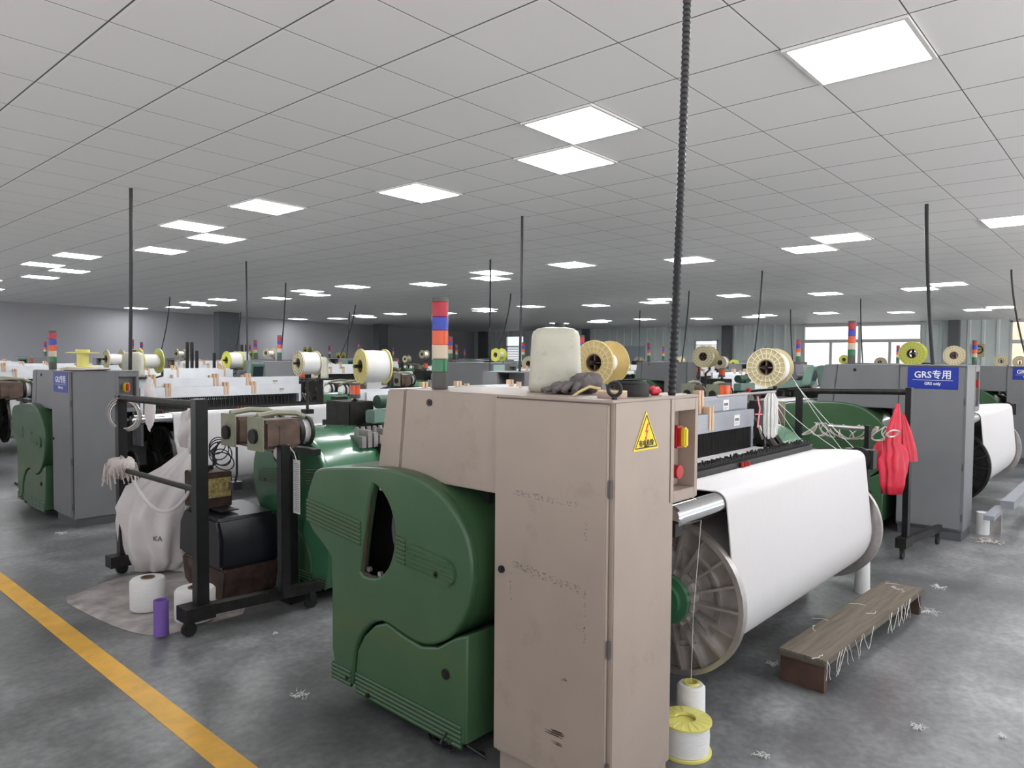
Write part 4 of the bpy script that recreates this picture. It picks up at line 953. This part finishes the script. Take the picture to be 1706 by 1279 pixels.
fluff(1288, 1108, .05, 'thread', 'loose white thread at the near end of the wooden step', 9)
fluff(1530, 1214, .04, 'thread', 'pale scrap on the floor at lower right centre', 10)
# cables at the cabinet foot
m = MB()
for k in range(4):
    pts = [(2.02+.02*k, 1.94+.03*k, .0+.3*(k > 1)+.01), (1.97-.02*k, 2.0+.03*k, .06), (1.96, 2.08+.04*k, .012), (2.05, 2.25+.03*k, .012), (2.2, 2.2, .02)]
    q = []
    for a, b in zip(pts[:-1], pts[1:]):
        for t in range(4): q.append(Vector(a).lerp(Vector(b), t/4))
    m.tube(q+[Vector(pts[-1])], .006, 6)
tag(m.build('floor_cables', 'cable'), 'loose cables on the floor between green cover and beige cabinet', 'cable')

# ------------------------------------------------------------------ hank, threads and red bags at right
hk = atd(1284, 690, 4.75); s_ = .0
m = MB(); rnd = random.Random(8)
for k in range(46):
    a = rnd.uniform(0, 6.28); r_ = .040*math.sqrt(rnd.random()); x = r_*math.cos(a)*1.1; y = r_*math.sin(a)
    m.tube([(hk.x+x*.4, hk.y+y*.4, hk.z+.145), (hk.x+x, hk.y+y, hk.z+.10), (hk.x+x*1.1, hk.y+y*1.1, hk.z-.05), (hk.x+x, hk.y+y, hk.z-.13-rnd.uniform(0, .03))], .005, 5)
tag(m.build('yarn_hank', 'hank'), 'hank of loose white yarn hanging at the loom end, under the cream-flanged spool', 'yarn hank')
a = atd(1195, 660, 4.45); tag(MB().cyl(a, (hk.x+.02, hk.y-.02, hk.z+.15), .008, 8).build('hanging_rod', 'steel'), 'thin steel rod carrying the white yarn hank', 'rod')
m = MB()
m.tube([atd(1262, 660, 4.6), atd(1266, 680, 4.6), atd(1262, 712, 4.6)], .005, 6).tube([atd(1258, 690, 4.6), atd(1270, 690, 4.6)], .004, 5)
tag(m.build('pink_cord', 'pink'), 'pink cord tied left of the white yarn hank', 'cord')
for k, (p0, p1, d0, d1) in enumerate((((1290, 665), (1400, 752), 4.8, 5.4), ((1290, 668), (1345, 745), 4.8, 5.2), ((1318, 625), (1405, 752), 5.2, 5.4), ((1326, 640), (1434, 757), 5.2, 5.0), ((1292, 675), (1310, 730), 4.8, 5.2))):
    A = atd(*p0, d0); Bp = atd(*p1, d1); q = [A.lerp(Bp, t/8)-Vector((0, 0, .02*math.sin(PI*t/8))) for t in range(9)]
    tag(MB().tube(q, .0022, 5).build('yarn_thread', 'thread'), ['white thread from the hank to the far end of the warp', 'white thread from the hank to the black drop wires', 'white thread from the cream-flanged spool down to the roller', 'outermost white thread ending on the chrome roller end', 'short white thread just right of the hank'][k], 'thread', 'white threads at the loom end')
def bag(levels, D0, label, name='red_bag', mt='redbag'):
    vs = []; fs = []; n = 60
    for k, (cx, cy, hw) in enumerate(levels):
        c = atd(cx, cy, D0); h = hw*D0/F
        for i in range(n):
            t = 2*PI*i/n; f = 1+.16*math.sin(5*t+.7*k)+.12*math.sin(9*t-.5*k); vs.append(c+rt*(h*math.cos(t)*f)+Vector((fwd.x, fwd.y, 0)).normalized()*(h*.45*math.sin(t)*f))
    for k in range(len(levels)-1):
        for i in range(n): j = (i+1) % n; fs.append((k*n+i, (k+1)*n+i, (k+1)*n+j, k*n+j))
    fs += [tuple(range(n)), tuple(range(len(levels)*n-1, (len(levels)-1)*n-1, -1))]
    tag(MB().add(vs, fs, True).build(name, mt, angle=80), label, 'bag', 'red plastic bags on the rolling frame')
bag([(1496, 672, 2), (1494, 690, 6), (1490, 712, 11), (1487, 738, 12), (1491, 752, 17), (1488, 765, 21), (1489, 785, 20), (1487, 805, 19), (1486, 822, 15), (1486, 824, 4)], 5.55, 'red plastic bag with a white tie hanging left of the frame post')
bag([(1504, 690, 3), (1510, 720, 8), (1514, 750, 12), (1516, 768, 11)], 5.75, 'narrow red plastic bag hanging right of the frame post')
bag([(1466, 735, 4), (1462, 752, 9), (1458, 768, 12), (1460, 782, 8)], 5.7, 'crumpled red plastic bag behind, left of the other two')
m = MB(); c = atd(1487, 722, 5.45)
for k in range(4): m.lathe([(.035+.005*k+.003*math.cos(t), .003*math.sin(t)) for t in [2*PI*w_/6 for w_ in range(7)]], (c.x, c.y, c.z), (.6, .6, .5+.25*k), 20)
tag(m.build('white_tie', 'thread'), 'white looped tie around the neck of the red bag', 'tie')
m = MB(); rnd = random.Random(12)
for k in range(9):
    pts = []; p = Vector((6.3+rnd.uniform(-.05, .05), 1.6+.08*k, 1.06)); 
    for q in range(32): pts.append(p+Vector((.02*math.sin(q*.2), .06*math.sin(q*.33+k), -.12*abs(math.sin(q*.15+k)))))
    m.tube(pts, .005, 5)
tag(m.build('cord_tangle', 'lint'), 'tangle of brown cords draped on the rail left of the red bags', 'cord')
# low rail trolley and tube beside the right cabinet
p = atz(1662, 888, 0)
tr = empty('rail_trolley', (p.x, p.y, 0), 0, 'low grey steel rail on a leg beyond the right grey cabinet', 'trolley')
MB().box(-.03, .03, -.03, .03, 0, .22).build('leg', 'steel', tr); MB().box(-.5, .12, -.04, .04, .20, .24).build('rail', 'alu', tr); MB().box(-.02, 1.6, -.12, -.02, .24, .31).build('rail', 'alu', tr)
tag(MB().lathe([(.0, 0), (.055, 0), (.055, .20), (.0, .20)], (p.x-.12, p.y+.10, 0), seg=24).build('yarn_cone', 'yarn', angle=40), 'white yarn tube on the floor under the low steel rail', 'yarn tube')
# dark tubes standing on far looms at left
for k, (px_, y0, y1, d, lab) in enumerate(((312, 570, 612, 13, 'tall thin black rod left of the wide column, first of the pair'), (320, 570, 612, 13, 'tall thin black rod left of the wide column, second of the pair'), (328, 584, 612, 13, 'shorter black rod right of the pair of tall rods'),
        (403, 574, 610, 14, 'black rod just right of the wide column'), (411, 574, 610, 14, 'second black rod right of the wide column'), (357, 588, 610, 14, 'short black rod before the wide column'))):
    A = atd(px_, y1, d); tag(MB().cyl((A.x, A.y, 0.0), (A.x, A.y, atd(px_, y0, d).z), .028, 10).build('black_rod', 'black'), lab, 'rod', 'black rods standing on the far looms')

# ------------------------------------------------------------------ world and exposure
w = bpy.data.worlds.new('world'); sc.world = w; w.use_nodes = True
bg = w.node_tree.nodes['Background']; 
nt = w.node_tree; tc = nt.nodes.new('ShaderNodeTexCoord'); sp = nt.nodes.new('ShaderNodeSeparateXYZ'); cr = nt.nodes.new('ShaderNodeValToRGB')
mr = nt.nodes.new('ShaderNodeMapRange'); mr.inputs['From Min'].default_value = -1; mr.inputs['From Max'].default_value = 1
nt.links.new(tc.outputs['Generated'], sp.inputs[0]); nt.links.new(sp.outputs[2], mr.inputs[0]); nt.links.new(mr.outputs[0], cr.inputs[0]); nt.links.new(cr.outputs[0], bg.inputs[0])
e = cr.color_ramp.elements; e[0].position = .47; e[0].color = (1, .97, .94, 1); e[1].position = .50; e[1].color = (.26, .275, .29, 1)   # glow below the horizon added to brighten the ceiling, dimmer sky above
bg.inputs[1].default_value = 3.4
su = bpy.data.lights.new('sun', 'SUN'); su.energy = 5; su.angle = .02; so = bpy.data.objects.new('sun', su); COL.objects.link(so); so.rotation_euler = (0, math.radians(-28), math.radians(8)); so.location = (0, 0, 12)
sc.view_settings.view_transform = 'Standard'; sc.view_settings.look = 'None'; sc.view_settings.gamma = 1; sc.view_settings.exposure = 0.32
sc.cycles.max_bounces = 6; sc.cycles.diffuse_bounces = 4; sc.cycles.transparent_max_bounces = 8; sc.cycles.sample_clamp_indirect = 6
